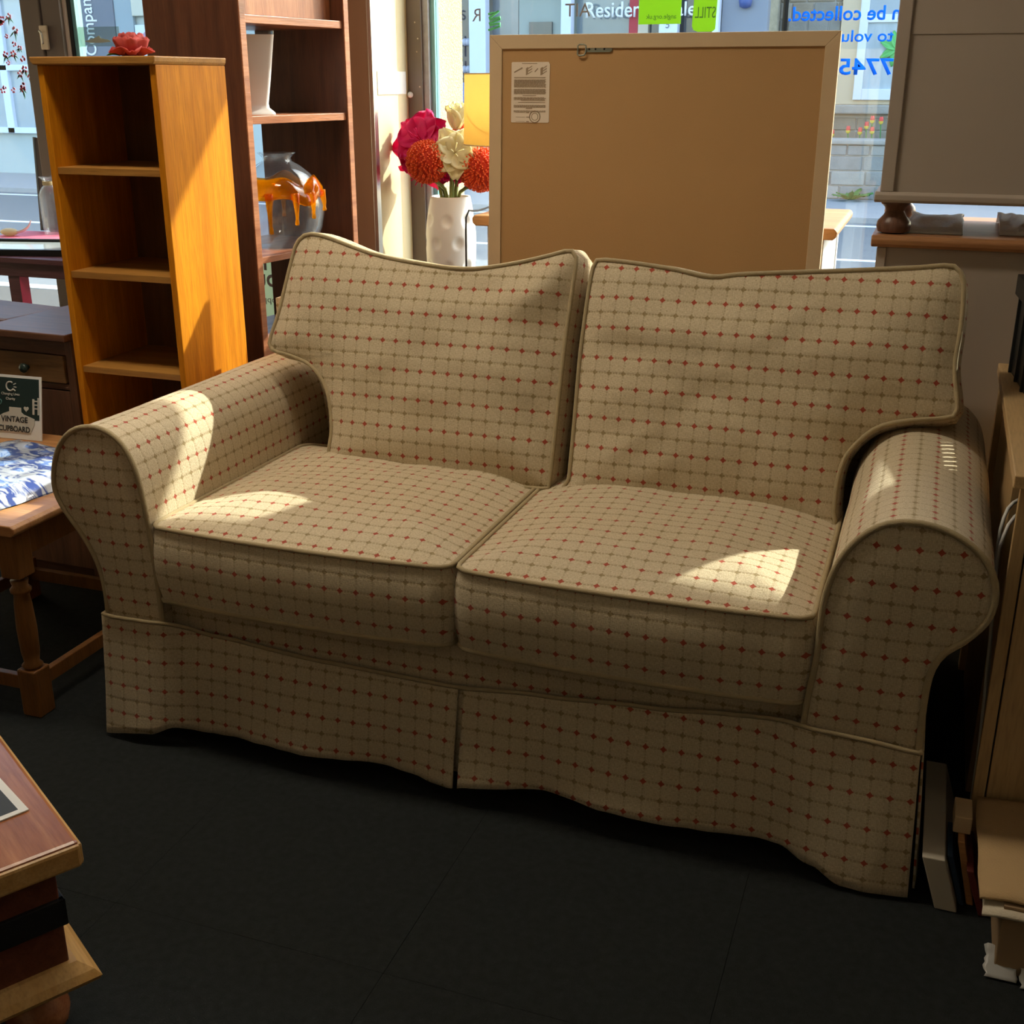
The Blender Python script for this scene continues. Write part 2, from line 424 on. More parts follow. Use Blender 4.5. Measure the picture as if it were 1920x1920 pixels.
B('lit_face', M_CREAM, pl, -1.128, -1.12, 2.03, 2.335, 0, 2.96, .001)
B('corner_trim', M_CHROME, pl, -1.130, -1.114, 2.0, 2.032, 0, 2.96, .002)
B('shaded_front', M_SHADEBROWN, pl, -1.52, -1.128, 2.012, 2.04, 0, 2.96, .001)
B('edge_strip', plain('red_brown_strip', (.40, .24, .15), .6, .06, 6), pl, -1.20, -1.13, 2.004, 2.014, 0, 2.96, .001)
ep = B('outer_pier', M_PEBBLE, pl, -1.75, -1.075, VW+.11, VW+.40, -.1, 3.1, .01)
cd = B('blank_card', M_PAPER, None, -1.1195, -1.117, 2.045, 2.282, 1.355, 1.432, 0); tag(cd, 'blank white card fixed to the sunlit face of the cream pillar', 'card')

# windows
w1 = thing('window_1', 'large shop window behind the leaning picture', 'window', kind='structure')
B('frame_post', M_BROWN, w1, -1.119, -1.062, VW-.045, VW+.09, .30, 2.96, .002)
B('gasket', M_GASKET, w1, -1.062, -1.040, VW-.03, VW+.06, .30, 2.96, .001)
B('glass_edge', M_TEAL, w1, -1.040, -1.022, VW-.012, VW+.03, .33, 2.94, .001)
B('frame_post', M_BROWN, w1, 2.70, 2.76, VW-.045, VW+.06, .30, 2.96, .002)
B('bottom_rail', M_BROWN, w1, -1.062, 2.70, VW-.04, VW+.06, .30, .345, .002)
B('top_rail', M_BROWN, w1, -1.062, 2.70, VW-.04, VW+.06, 2.915, 2.96, .002)
B('pane', M_PANE, w1, -1.022, 2.70, VW, VW+.008, .345, 2.915, 0)
for (x, z) in ((-1.085, 1.60), (-1.075, 1.545), (-1.08, 1.50), (-1.072, 1.38), (-1.082, 1.25)):
    MB().sphere((x, VW-.046, z), .003, 8, 6).build('rivet', M_BRASSPALE, w1, smooth=True)
MB().sphere((-1.108, VW-.052, 1.352), .011, 14, 8).build('plug', M_WHITE, w1, smooth=True)
w2 = thing('window_2', 'shop window left of the pillar', 'window', kind='structure')
B('frame_post', M_BROWN, w2, -2.735, -2.645, VW-.05, VW+.05, .30, 2.96, .003)
B('edge_strip', plain('pale_edge', (.55, .44, .36), .5, .1, 10), w2, -2.645, -2.632, VW-.03, VW+.05, .30, 2.96, .001)
B('glass_edge', M_TEAL, w2, -2.618, -2.600, VW-.012, VW+.03, .33, 2.94, .001)
B('gasket', M_CABLE, w2, -2.632, -2.618, VW-.02, VW+.05, .30, 2.96, .001)
B('bottom_rail', M_BROWN, w2, -2.60, -1.52, VW-.04, VW+.06, .30, .345, .002)
B('pane', M_PANE, w2, -2.60, -1.52, VW, VW+.008, .345, 2.96, 0)
w3 = thing('window_3', 'glazed door panel with flower stickers at far left', 'window', kind='structure')
B('frame_post', M_BROWN, w3, -2.835, -2.742, VW-.055, VW+.05, .02, 2.96, .003)
B('pane', M_PANE, w3, -4.5, -2.835, VW, VW+.008, .345, 2.96, 0)
B('bottom_rail', M_BROWN, w3, -4.5, -2.835, VW-.04, VW+.06, .30, .345, .002)
lt = B('latch_plate', M_BRASSPALE, w3, -2.745, -2.708, VW-.066, VW-.055, 1.520, 1.612, .003)
MB().tube([(-2.735, VW-.068, 1.585), (-2.727, VW-.085, 1.590), (-2.718, VW-.085, 1.578), (-2.718, VW-.083, 1.555), (-2.722, VW-.080, 1.542)], .0045, 8).build('latch_hook', M_CHROME, lt, smooth=True)

# lettering on the glass, reads from the street
gy = VW-.003
xm, zz = (-1, 0, 0), (0, 0, 1)
text('lettering', 'can be collected.', M_BLUE, (.655, gy, 1.585), xm, zz, width=.409, parent=w1, bold=.02)
text('lettering', 'or to volunteer', M_BLUE, (.655, gy, 1.520), xm, zz, height=.036, width=.36, parent=w1, bold=.015)
text('lettering', '77745', M_BLUE, (.638, gy, 1.418), xm, zz, height=.052, width=.214, parent=w1, bold=.02)
text('lettering', 'R', M_SIGNGREY, (-.845, gy, 1.602), xm, zz, height=.042, parent=w1)
text('lettering', 'AIT', M_SIGNGREY, (-.435, gy, 1.612), xm, zz, height=.042, parent=w1)
sq = MB().tube([(-.815, gy, 1.625), (-.80, gy, 1.628), (-.775, gy, 1.635), (-.812, gy, 1.612), (-.81, gy, 1.606), (-.77, gy, 1.615), (-.77, gy, 1.608), (-.812, gy, 1.594), (-.81, gy, 1.588), (-.77, gy, 1.594), (-.772, gy, 1.584), (-.815, gy, 1.572)], .004, 6).build('green_squiggle', plain('mint_vinyl', (.08, .42, .17), .6, .05, 6), w1, smooth=True)
g1 = B('green_poster', M_LIME, w1, -.262, -.115, gy-.002, gy, 1.583, 1.70, 0)
text('poster_text', 'angle.org.uk', M_LEAF, (-.13, gy-.003, 1.595), xm, zz, width=.105, parent=g1)
g2 = MB().prism([(-.075, 1.575), (-.07, 1.563), (-.055, 1.557), (-.005, 1.557), (.005, 1.565), (.008, 1.66), (0, 1.672), (-.06, 1.672), (-.072, 1.66)], gy-.002, gy).build('green_leaf_poster', M_LIME, w1)
text('poster_text', 'STILL', M_LEAF, (.004, gy-.003, 1.60), xm, zz, width=.07, height=.035, parent=g2)
ps = B('thank_you_poster', M_PALEGREEN, w2, -2.02, -1.715, gy-.002, gy, .45, .80, 0)
M_POSTERINK = plain('poster_grey', (.30, .31, .26), .7, .04, 8)
text('poster_text', 'Thank', M_POSTERINK, (-1.735, gy-.003, .665), xm, zz, width=.255, height=.085, parent=ps, bold=.02)
text('poster_text', 'you', M_POSTERINK, (-1.705, gy-.003, .575), xm, zz, width=.145, height=.075, parent=ps, bold=.02)
text('poster_text', 'shopping', M_POSTERINK, (-1.725, gy-.003, .525), xm, zz, width=.155, height=.034, parent=ps)
# flower stickers on the left pane
M_STKRED = plain('sticker_red', (.65, .09, .13), .6, .2, 60); M_STKPINK = plain('sticker_pink', (.85, .30, .42), .6, .1, 60); M_STKGREEN = plain('sticker_green', (.09, .24, .14), .6, .2, 60)
st = random.Random(3)
fo = MB(); fp = MB(); fg = MB()
def fx_edge(z): return -2.875
for k in range(26):
    cx = -2.86-st.random()*.20; cz = 1.36+st.random()*.31
    r = .008+st.random()*.007
    tgt = fo if k % 3 else fp
    for q in range(5):
        a = q*2*math.pi/5+st.random()
        px, pz = cx+math.cos(a)*r*.75, cz+math.sin(a)*r*.75
        ring = [(px+math.cos(t*math.pi/3)*r*.42, pz+math.sin(t*math.pi/3)*r*.42) for t in range(6)]
        tgt.prism(ring, gy-.001, gy)
    if k % 2 == 0:
        for q in range(4):
            a = -.5-st.random()*2.2; L = r*(1.6+st.random()*1.6)
            ex_, ez_ = cx+math.cos(a)*L, cz+math.sin(a)*L
            nx, nz = -math.sin(a)*r*.22, math.cos(a)*r*.22
            mx_, mz_ = (cx+ex_)/2, (cz+ez_)/2
            fg.prism([(cx, cz), (mx_+nx, mz_+nz), (ex_, ez_), (mx_-nx, mz_-nz)], gy-.001, gy)
fd = [m_.build(n_, mt_, w3) for m_, n_, mt_ in ((fo, 'red_flower_sticker', M_STKRED), (fp, 'pink_flower_sticker', M_STKPINK), (fg, 'leaf_sticker', M_STKGREEN))]
for o in fd: o['kind'] = 'stuff'
ss = B('clear_sticker', glass('frosted_sticker', (.72, .78, .74), .10, .3), w2, -2.612, -2.402, gy-.002, gy, 1.532, 1.606, 0)
MB().prism([(-2.575, 1.552), (-2.53, 1.562), (-2.50, 1.573), (-2.495, 1.563), (-2.455, 1.556), (-2.445, 1.549), (-2.50, 1.545), (-2.55, 1.546)], gy-.003, gy-.0022).build('sticker_mark', plain('olive_mark', (.40, .42, .34), .6, .1, 20), ss)

# fill panels added above the frame to brighten the room
def diffuser(name, e):
    m, t_, p_ = newmat(name); p_.inputs['Emission Color'].default_value = (1.0, .87, .68, 1); p_.inputs['Emission Strength'].default_value = e
    return m
M_DIFF = diffuser('fill_diffuser', FILL); M_DIFF_DIM = diffuser('dim_fill_diffuser', FILL_DIM)
for i, (x, y) in enumerate(((-.85, .02), (.9, -2.2), (-2.4, -1.2), (-.6, -3.4))):
    lab = ('warm fill panel added on the unseen ceiling above the sofa', 'dim fill panel added behind the camera', 'dim fill panel added at the left of the shop', 'dim fill panel added at the back of the shop')[i]
    cl_ = thing('fill_panel', lab, 'ceiling light', (x, y, 3.10), 0, 'added fill panels')
    fr = MB()
    for a in ((-.62, .62, -.17, -.15), (-.62, .62, .15, .17), (-.62, -.60, -.15, .15), (.60, .62, -.15, .15)): fr.box(*a, -.06, 0)
    fr.build('frame', M_WHITE, cl_)
    B('diffuser', M_DIFF if i == 0 else M_DIFF_DIM, cl_, -.60, .60, -.15, .15, -.045, -.03, 0)

# ------------------------------------------------------------------ sofa
sofa = thing('sofa', 'cream two-seat sofa with loose covers patterned in small red diamonds', 'sofa')
SEG = 132
def cushion(name, outline, thick, o, ea, eb, en, cf, cb, parent, center=None, wr=.003, seed=0, pr=.0052, bulge=.012, sag=None):
    o, ea, eb, en = Vector(o), Vector(ea).normalized(), Vector(eb).normalized(), Vector(en).normalized()
    P = cr([(a, b, 0) for a, b in outline], SEG)
    cen = Vector(center+(0,)) if center else sum(P, Vector())/len(P)
    m = MB()
    def W(a, b, h, k=1.0):
        q = Vector((a*7+seed, b*9, seed*3.1))
        h += wr*k*(noise.noise(q)*1.6+noise.noise(q*2.3)*.8)
        if sag: h += sag(a, b)*k
        return o+ea*a+eb*b+en*h
    dmax = min((cen-e).length for e in P)*.95
    K = 16; rows = []
    for r in range(K):
        s = 1-r/K; row = []
        for p in P:
            q = cen+(p-cen)*s
            d = min((q-e).length for e in P) if r else 0.0
            row.append(m.vert(W(q.x, q.y, cf*(1-(1-min(d/dmax, 1))**2.6), min(1, d*22)), (q.x, q.y)))
        rows.append(row)
    for r in range(K-1):
        for i in range(SEG):
            j = (i+1) % SEG; m.f.append((rows[r][i], rows[r][j], rows[r+1][j], rows[r+1][i]))
    cv = m.vert(W(cen.x, cen.y, cf), (cen.x, cen.y))
    for i in range(SEG): m.f.append((rows[-1][i], rows[-1][(i+1) % SEG], cv))
    # gusset
    G = 7; gr = []; arc = [0.0]
    for i in range(SEG): arc.append(arc[-1]+(P[(i+1) % SEG]-P[i]).length)
    for g in range(G+1):
        row = []
        for i in range(SEG+1):
            p = P[i % SEG]; d = P[(i+1) % SEG]-P[i-1 if i < SEG else i-1]
            d = P[(i+1) % SEG]-P[(i-1) % SEG]
            nn = Vector((d.y, -d.x, 0))
            if nn.length > 0: nn.normalize()
            t = g/G; off = bulge*4*t*(1-t)*(1+.5*noise.noise(Vector((p.x*6, p.y*6, seed))))
            q = p+nn*off
            # pattern on the band follows the run of the edge
            row.append(m.vert(o+ea*q.x+eb*q.y-en*(thick*t), ((arc[i] if abs(d.x) < abs(d.y)*.6 else p.x), -thick*t if abs(d.x) >= abs(d.y)*.6 else -thick*t+.5*.073)))
        gr.append(row)
    for g in range(G):
        for i in range(SEG): m.f.append((gr[g][i+1], gr[g][i], gr[g+1][i], gr[g+1][i+1]))
    br = []
    KB = 6
    for r in range(KB):
        s = 1-r/KB; row = []
        for p in P:
            q = cen+(p-cen)*s; row.append(m.vert(o+ea*q.x+eb*q.y-en*(thick+cb*(1-s**3)), (q.x, q.y)))
        br.append(row)
    for r in range(KB-1):
        for i in range(SEG):
            j = (i+1) % SEG; m.f.append((br[r][j], br[r][i], br[r+1][i], br[r+1][j]))
    cv = m.vert(o+ea*cen.x+eb*cen.y-en*(thick+cb), (cen.x, cen.y))
    for i in range(SEG): m.f.append((br[-1][(i+1) % SEG], br[-1][i], cv))
    ob = m.build(name, FAB, parent, smooth=True)
    for h in (.001, -thick-.001):
        pp = MB().tube([o+ea*p.x+eb*p.y+en*h for p in P], pr, 8, True); pp.build('piping', PIPE, ob, smooth=True)
    return ob
def flipwind(pts): return pts
# seat cushions
def rrect(x0, x1, y0, y1, r=.035, bow=.0):
    out = []
    for (cx, cy, a0) in ((x1-r, y0+r, -90), (x1-r, y1-r, 0), (x0+r, y1-r, 90), (x0+r, y0+r, 180)):
        for k in range(4):
            a = R(a0+k*30); out.append((cx+r*math.cos(a), cy+r*math.sin(a)))
        # extra points along the following side
        nx = {-90: [(x1, y0+(y1-y0)*f) for f in (.33, .66)], 0: [(x1-(x1-x0)*f, y1) for f in (.25, .5, .75)], 90: [(x0, y1-(y1-y0)*f) for f in (.33, .66)], 180: [(x0+(x1-x0)*f, y0-bow*4*f*(1-f)) for f in (.25, .5, .75)]}[a0]
        out += nx
    return out
cushion('seat_cushion', rrect(-.700, -.018, -.008, .66, bow=.014), .165, (0, 0, .517), (1, 0, 0), (0, 1, -.012), (0, .012, 1), .040, .0, sofa, wr=.004, seed=1.3)
cushion('seat_cushion', rrect(-.006, .668, -.008, .66, bow=.012), .165, (0, 0, .517), (1, 0, 0), (0, 1, -.012), (0, .012, 1), .042, .0, sofa, wr=.004, seed=5.7)
# back cushions: T-shaped, leaning back
kb = .30; nb = math.sqrt(1+kb*kb)
eb = Vector((0, kb/nb, 1/nb)); enf = Vector((0, -1/nb, kb/nb))
OL = [(-.539, .019), (-.551, .12), (-.571, .203), (-.616, .259), (-.677, .283), (-.732, .293), (-.742, .315), (-.724, .382), (-.709, .462), (-.696, .528), (-.687, .561), (-.661, .581), (-.609, .577), (-.476, .541), (-.335, .523), (-.226, .519), (-.122, .536), (-.034, .559), (.012, .572), (.029, .555), (.027, .489), (.022, .368), (.02, .222), (.018, .056), (.009, .028), (-.11, .026), (-.245, .022), (-.398, .018)]
OR = [(.056, .015), (.063, .055), (.063, .177), (.061, .323), (.063, .419), (.067, .504), (.072, .54), (.092, .555), (.24, .544), (.336, .53), (.416, .54), (.638, .559), (.764, .571), (.831, .578), (.853, .557), (.86, .514), (.862, .449), (.86, .372), (.875, .291), (.867, .271), (.78, .255), (.718, .232), (.67, .177), (.655, .119), (.654, .05), (.648, .010), (.475, .010), (.297, .012)]
OL.reverse(); OR.reverse()
def sagL(a, b):
    return -.012*math.exp(-((a+.20)/.10)**2-((b-.47)/.045)**2)+.012*math.exp(-((a+.06-(b-.45)*1.6)/.09)**2-((b-.47)/.06)**2) - .003*math.exp(-((b-.40-.05*a)/.02)**2-((a+.3)/.25)**2)
def sagR(a, b):
    return -.012*math.exp(-((a-.32)/.12)**2-((b-.48)/.04)**2)+.006*math.exp(-((b-.405+.03*a)/.028)**2-((a-.30)/.22)**2)-.003*math.exp(-((b-.36)/.022)**2-((a-.3)/.25)**2)
cushion('back_cushion', OL, .15, (0, .505, .49), (1, 0, 0), eb, enf, .042, .02, sofa, center=(-.30, .30), wr=.006, seed=2.2, sag=sagL)
cushion('back_cushion', OR, .15, (0, .505, .49), (1, 0, 0), eb, enf, .042, .02, sofa, center=(.38, .30), wr=.006, seed=8.4, sag=sagR)
# arms
PR = [(.668, .28), (.672, .36), (.681, .45), (.683, .55), (.697, .62), (.722, .668), (.757, .702), (.800, .717), (.850, .714), (.897, .695), (.935, .660), (.953, .615), (.948, .563), (.918, .519), (.888, .490), (.872, .455), (.867, .40), (.868, .28)]
PLf = [(-.695, .28), (-.696, .36), (-.700, .46), (-.709, .57), (-.721, .642), (-.744, .690), (-.777, .716), (-.819, .724), (-.866, .712), (-.903, .680), (-.927, .630), (-.935, .575), (-.917, .530), (-.884, .485), (-.856, .437), (-.840, .385), (-.836, .33), (-.838, .28)]
def arm(prof, name, seed):
    A = cr([(p[0], 0, p[1]) for p in prof], 60, False)
    arc = [0.0]
    for i in range(1, 60): arc.append(arc[-1]+(A[i]-A[i-1]).length)
    m = MB(); NV = 24
    for j in range(NV):
        t = j/(NV-1); v = .93*t
        for i in range(60):
            p = A[i]; b = 1+.012*math.sin(math.pi*t)
            cx = .80 if prof is PR else -.82
            q = Vector((cx+(p.x-cx)*b, v, p.z if p.z < .5 else .5+(p.z-.5)*(1-.03*t)))
            q += Vector((p.x-cx, 0, p.z-.55)).normalized()*(.004*noise.noise(Vector((p.x*9+seed, v*5, p.z*9))))
            m.vert(q, (v, arc[i]))
    for j in range(NV-1):
        for i in range(59):
            q = j*60+i; f = (q, q+1, q+61, q+60)
            m.f.append(f if prof is PR else f[::-1])
    body = m.build(name, FAB, sofa, smooth=True)
    # stuffed front panel
    cx, cz = ((.775, .57) if prof is PR else (-.815, .57))
    f = MB(); ring = A+[A[-1].lerp(A[0], k/8) for k in range(1, 8)]
    n = len(ring); rows = []
    for r in range(9):
        s = 1-r/9
        rows.append([f.vert((cx+(p.x-cx)*s, -.002-.010*(1-s**3), cz+(p.z-cz)*s), (cx+(p.x-cx)*s, cz+(p.z-cz)*s)) for p in ring])
    for r in range(8):
        for i in range(n):
            j = (i+1) % n; f.f.append((rows[r][i], rows[r+1][i], rows[r+1][j], rows[r][j]))
    c0 = f.vert((cx, -.013, cz), (cx, cz))
    for i in range(n): f.f.append((rows[-1][i], c0, rows[-1][(i+1) % n]))
    fr_ = f.build('arm_front', FAB, sofa, smooth=True)
    MB().tube([(p.x, -.003, p.z) for p in A], .0060, 8).build('piping', PIPE, fr_, smooth=True)
    return body
arm(PR, 'armrest', 1.1); arm(PLf, 'armrest', 4.2)
# carcass behind the covers
def fabbox(name, x0, x1, y0, y1, z0, z1):
    m = MB()
    for face in (((x0, y0, z0), (x1, y0, z0), (x1, y0, z1), (x0, y0, z1)), ((x1, y0, z0), (x1, y1, z0), (x1, y1, z1), (x1, y0, z1)), ((x1, y1, z0), (x0, y1, z0), (x0, y1, z1), (x1, y1, z1)), ((x0, y1, z0), (x0, y0, z0), (x0, y0, z1), (x0, y1, z1)), ((x0, y0, z1), (x1, y0, z1), (x1, y1, z1), (x0, y1, z1)), ((x0, y1, z0), (x1, y1, z0), (x1, y0, z0), (x0, y0, z0))):
        ids = [m.vert(p, (p[0]+p[1], p[2]) if face[0][2] != face[2][2] else (p[0], p[1])) for p in face]; m.f.append(tuple(ids))
    return m.build(name, FAB, sofa)
fabbox('seat_base', -.70, .68, .034, .93, .07, .345)
fabbox('back_frame', -.84, .86, .80, .96, .07, .86)
for (x, y) in ((-.76, .10), (.78, .10), (-.76, .86), (.78, .86)):
    MB().lathe([(.022, 0), (.026, .02), (.030, .075)], (x, y, 0), 16).build('foot', M_TURNED, sofa, auto=True)
# valance
def ip(tab, x):
    for (a, b), (c, d) in zip(tab, tab[1:]):
        if x <= c:
            t = min(max((x-a)/(c-a), 0), 1); t = t*t*(3-2*t); return b+(d-b)*t
    return tab[-1][1]
SEAM = [(-.84, .295), (-.70, .297), (-.60, .272), (-.31, .255), (-.02, .250), (.16, .264), (.37, .278), (.57, .296), (.67, .312), (.76, .308), (.87, .300)]
def recess(x):
    t = min(max((.70-abs(x+.014))/.09, 0), 1)
    return .034*t*t*(3-2*t)
HEM = [(-.875, .006), (-.73, .028), (-.67, .048), (-.61, .040), (-.43, .048), (-.20, .050), (-.03, .034), (.02, .046), (.20, .064), (.38, .056), (.53, .048), (.64, .056), (.70, .036), (.76, .010), (.86, .008)]
def skirt(name, x0, x1, seed, c0=0.0, c1=0.0):
    nx = 90; ny = 18; m = MB()
    def f(a, s):
        x = x0+(x1-x0)*a
        zt, zb = ip(SEAM, x), ip(HEM, x)
        z = zt+(zb-zt)*s
        y = -.014+recess(x)*(1-s*.75)-.012*s-.010*s*math.sin(x*15+seed)*(.4+s)-.006*s*noise.noise(Vector((x*22, s*2, seed)))
        y += -c0*s*s*math.exp(-((x-x0)/.05)**2)-c1*s*s*math.exp(-((x-x1)/.05)**2)
        xx = x*(1+.012*s)
        if c0: xx = x+(.010*s if a < .5 else .008*s)*(1-2*a)
        return (xx, y, z)
    m.grid(f, nx, ny, lambda a, s: (x0+(x1-x0)*a, ip(SEAM, x0+(x1-x0)*a)*(1-s)+ip(HEM, x0+(x1-x0)*a)*s))
    m.f = [q[::-1] for q in m.f]
    return m.build(name, FAB, sofa, smooth=True, solid=.004)
skirt('valance', -.845, -.012, .6, 0, .0); skirt('valance', .000, .872, 2.4, .0, 0)
B_ = MB()
def side(x, sgn, seed):
    m = MB()
    m.grid(lambda a, s: (x+sgn*(.004+.014*s+.006*s*math.sin(a*14+seed)), -.004+.955*a, .298*(1-s)+.012*s+.012*s*math.sin(a*5)), 50, 14, lambda a, s: (.955*a, .298*(1-s)+.012*s))
    return m.build('valance', FAB, sofa, smooth=True, solid=.004)
side(.872, 1, 0.3); side(-.842, -1, 1.7)
mid = MB(); mid.grid(lambda a, s: (-.06+.12*a, .024-.018*s, .25*(1-s)+.06*s), 8, 8, lambda a, s: (-.06+.12*a, .25*(1-s)+.06*s)); mid.build('valance_pleat', FAB, sofa, smooth=True, solid=.003)
pts = [(-.842, .93, .298), (-.842, .45, .298), (-.842, .02, .298), (-.836, -.014, .296)]+[(x, -.016+recess(x), ip(SEAM, x)) for x in [-.80+i*.04 for i in range(42)]]+[(.866, -.014, .300), (.873, .02, .299), (.874, .5, .298), (.874, .93, .298)]
MB().tube(cr(pts, 160, False), .0044, 8).build('piping', PIPE, sofa, smooth=True)

# ------------------------------------------------------------------ golden oak narrow bookcase (left, behind the arm)
bc = thing('bookcase', 'narrow golden oak bookcase with empty shelves, sun on its side', 'bookcase', (-1.345, .595, 0))
Wd, Dp = .345, .30
B('side_panel', M_OAK_Z, bc, 0, .018, 0, Dp, 0, 1.437); B('side_panel', M_OAK_Z, bc, Wd-.018, Wd, 0, Dp, 0, 1.437)
tp = MB().prism([(-.004, 1.437), (-.012, 1.444), (-.014, 1.456), (Wd+.006, 1.456), (Wd+.004, 1.444), (Wd, 1.437)], -.010, Dp, 'y'); tp.build('top', M_OAK_X, bc, bevel=.003)
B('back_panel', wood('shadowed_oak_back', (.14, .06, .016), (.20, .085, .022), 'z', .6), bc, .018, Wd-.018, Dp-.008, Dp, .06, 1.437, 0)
for z in (.06, .40, .665, .917, 1.178): B('shelf', M_OAK_X, bc, .018, Wd-.018, .006, Dp-.008, z, z+.017, .001)
B('plinth', M_OAK_X, bc, .018, Wd-.018, .02, .035, 0, .06)

# ------------------------------------------------------------------ mahogany open shelving (faces right)
sh = thing('shelving_unit', 'tall red mahogany open shelving unit beside the cream pillar', 'shelves', (-1.076, 1.100, 0), R(81.2))
W2, D2 = .506, .35
B('side_panel', M_MAH_SHADE, sh, 0, .024, 0, D2, 0, 2.02); B('side_panel', M_MAH_SHADE, sh, W2-.024, W2, 0, D2, 0, 2.02)
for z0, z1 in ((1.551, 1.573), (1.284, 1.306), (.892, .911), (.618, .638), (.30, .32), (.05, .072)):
    B('shelf', M_MAH_LIT, sh, .024, W2-.024, .004, D2-.004, z0, z1, .0015)
for a in ((0, .024), (W2-.024, W2)): B('lit_edge', M_MAH_LIT, sh, a[0], a[1], -.004, 0, 0, 2.02, .001)  # lighter strips paint the sunlight along the post edges
B('top', M_MAH_LIT, sh, 0, W2, -.006, D2, 2.02, 2.045)
B('drop_door', wood('red_mahogany_lit_door', (.24, .085, .04), (.40, .165, .075), 'z', .36), sh, .026, W2-.026, .045, .062, 1.575, 2.018)  # sunlight on the door put into a lighter red

# amber drip globe
gv = thing('glass_vase', 'round clear glass vase with amber glass dripping down its shoulders', 'vase', (-1.125, 1.335, .912))
outer = [(.060, .0), (.088, .004), (.108, .022), (.125, .060), (.134, .105), (.134, .140), (.124, .180), (.100, .220), (.070, .245), (.046, .258), (.042, .268), (.050, .278), (.058, .284)]
inner = [(r-.005, z+.003) for r, z in outer[::-1]]
inner[0] = (.054, .284)
M_CLEAR = blown('clear_glass', (.97, .98, .99), .45, (.80, .86, .95), .035)
M_AMBER = blown('amber_glass', (1.0, .62, .08), .35, (1.0, .50, .02), .24)
MB().lathe(outer+inner[:-1]+[(.058, .008), (.001, .008)], (0, 0, 0), 56, lambda r, z, a: (r*(1+.012*math.sin(a*3)), z)).build('bowl', M_CLEAR, gv, smooth=True)
cap_ = [(.136, .150), (.1385, .160), (.134, .180), (.124, .196), (.113, .210), (.111, .209), (.124, .190), (.131, .170), (.134, .155), (.1345, .150)]
MB().lathe(cap_+[cap_[0]], (0, 0, 0), 56, lambda r, z, a: (r, z+.010*math.sin(a*4)+.006*math.sin(a*7+1)), cap=False).build('amber_band', M_AMBER, gv, smooth=True)
for k, (a, L) in enumerate(((-165, .085), (-130, .10), (-100, .05), (-72, .115), (-38, .09), (-12, .075), (25, .06), (70, .08), (115, .09), (155, .07))):
    a = R(a); pp = []; rr = []
    for i in range(12):
        t = i/11; z = .172-L*t
        # follow the wall of the bowl
        ro = .134
        for (r0, z0), (r1, z1) in zip(outer, outer[1:]):
            if z0 <= z <= z1: ro = r0+(r1-r0)*(z-z0)/(z1-z0)
        pp.append(((ro+.003)*math.cos(a), (ro+.003)*math.sin(a), z)); rr.append((.011*(1-t)**1.5+.0035) if i < 9 else (.0045, .0068, .0058)[i-9])
    MB().tube(pp, rr, 10).build('amber_drip', M_AMBER, gv, smooth=True)
# white tapered pot on the shelf above
wp = thing('white_pot', 'tall white tapered pot with flared foot and clear lid', 'pot', (-1.20, 1.33, 1.306), R(38))
def rr4(hx, hy, z, r=.012):
    return [(sx*hx-sx*r+math.cos(a)*r, sy*hy-sy*r+math.sin(a)*r, z) for (sx, sy, a0) in ((1, 1, 0), (-1, 1, 90), (-1, -1, 180), (1, -1, 270)) for a in [R(a0+q*30) for q in range(4)]]
lv = [(0, .070, .055), (.006, .068, .053), (.018, .054, .043), (.03, .052, .041), (.10, .062, .048), (.20, .075, .056), (.222, .078, .058)]
m = MB(); idx = []
for z, hx, hy in lv: idx.append([m.vert(p) for p in rr4(hx, hy, z)])
for a, b in zip(idx, idx[1:]):
    for i in range(16): m.f.append((a[i], a[(i+1) % 16], b[(i+1) % 16], b[i]))
m.f.append(tuple(idx[0][::-1])); m.f.append(tuple(idx[-1])); m.build('body', M_WHITEGLOSS, wp, auto=True)
m = MB(); i0 = [m.vert(p) for p in rr4(.079, .059, .2225)]; i1 = [m.vert(p) for p in rr4(.079, .059, .233)]
for i in range(16): m.f.append((i0[i], i0[(i+1) % 16], i1[(i+1) % 16], i1[i]))
m.f.append(tuple(i0[::-1])); m.f.append(tuple(i1)); m.build('lid', M_CLEAR, wp, auto=True)
MB().prism([(-.079, .215), (-.035, .215), (-.062, .06)], -.060, -.0575).build('label', plain('cream_print', (.72, .64, .40), .6, .3, 60), wp)
# rose head
rs = thing('fabric_rose', 'faded red fabric rose lying on top of the narrow oak bookcase', 'flower', (-1.175, .75, 1.456))
def petal(mb, base, out, up, L, Wd_, curl, cup, ruffle, seed, n=9):
    base, out, up = Vector(base), Vector(out).normalized(), Vector(up).normalized(); side_ = out.cross(up).normalized(); up = side_.cross(out).normalized()
    def f(a, t):
        s = (a-.5)*2; wd = Wd_*(math.sin(math.pi*min(t*.82+.08, 1))**.7)*.5
        q = base+out*(L*t*(1-.15*s*s*t))+side_*(s*wd)
        q += up*(curl*L*t*t+cup*wd*s*s*1.2+ruffle*L*t*math.sin(s*7+seed)*.5+ruffle*L*t*noise.noise(Vector((s*2+seed, t*3, seed))))
        return q
    mb.grid(f, n, n)
for ring, (n_, L, r0_, out_, sz) in enumerate(((4, .050, .005, .05, .036), (5, .054, .012, .22, .046), (6, .052, .020, .45, .054), (6, .046, .024, .95, .056), (5, .036, .024, 2.6, .052))):
    for k in range(n_):
        a = 2*math.pi*k/n_+ring*.7; m = MB()
        petal(m, (math.cos(a)*r0_, math.sin(a)*r0_, .003), (math.cos(a)*out_, math.sin(a)*out_, 1), (-math.cos(a), -math.sin(a), .25), L, sz, .30 if ring < 4 else -.1, .55, .13, k*2.1+ring)
        m.build('petal', M_ROSE, rs, smooth=True, solid=.0012)
MB().sphere((0, 0, .016), .016, 12, 8).build('heart', M_ROSE, rs, smooth=True)
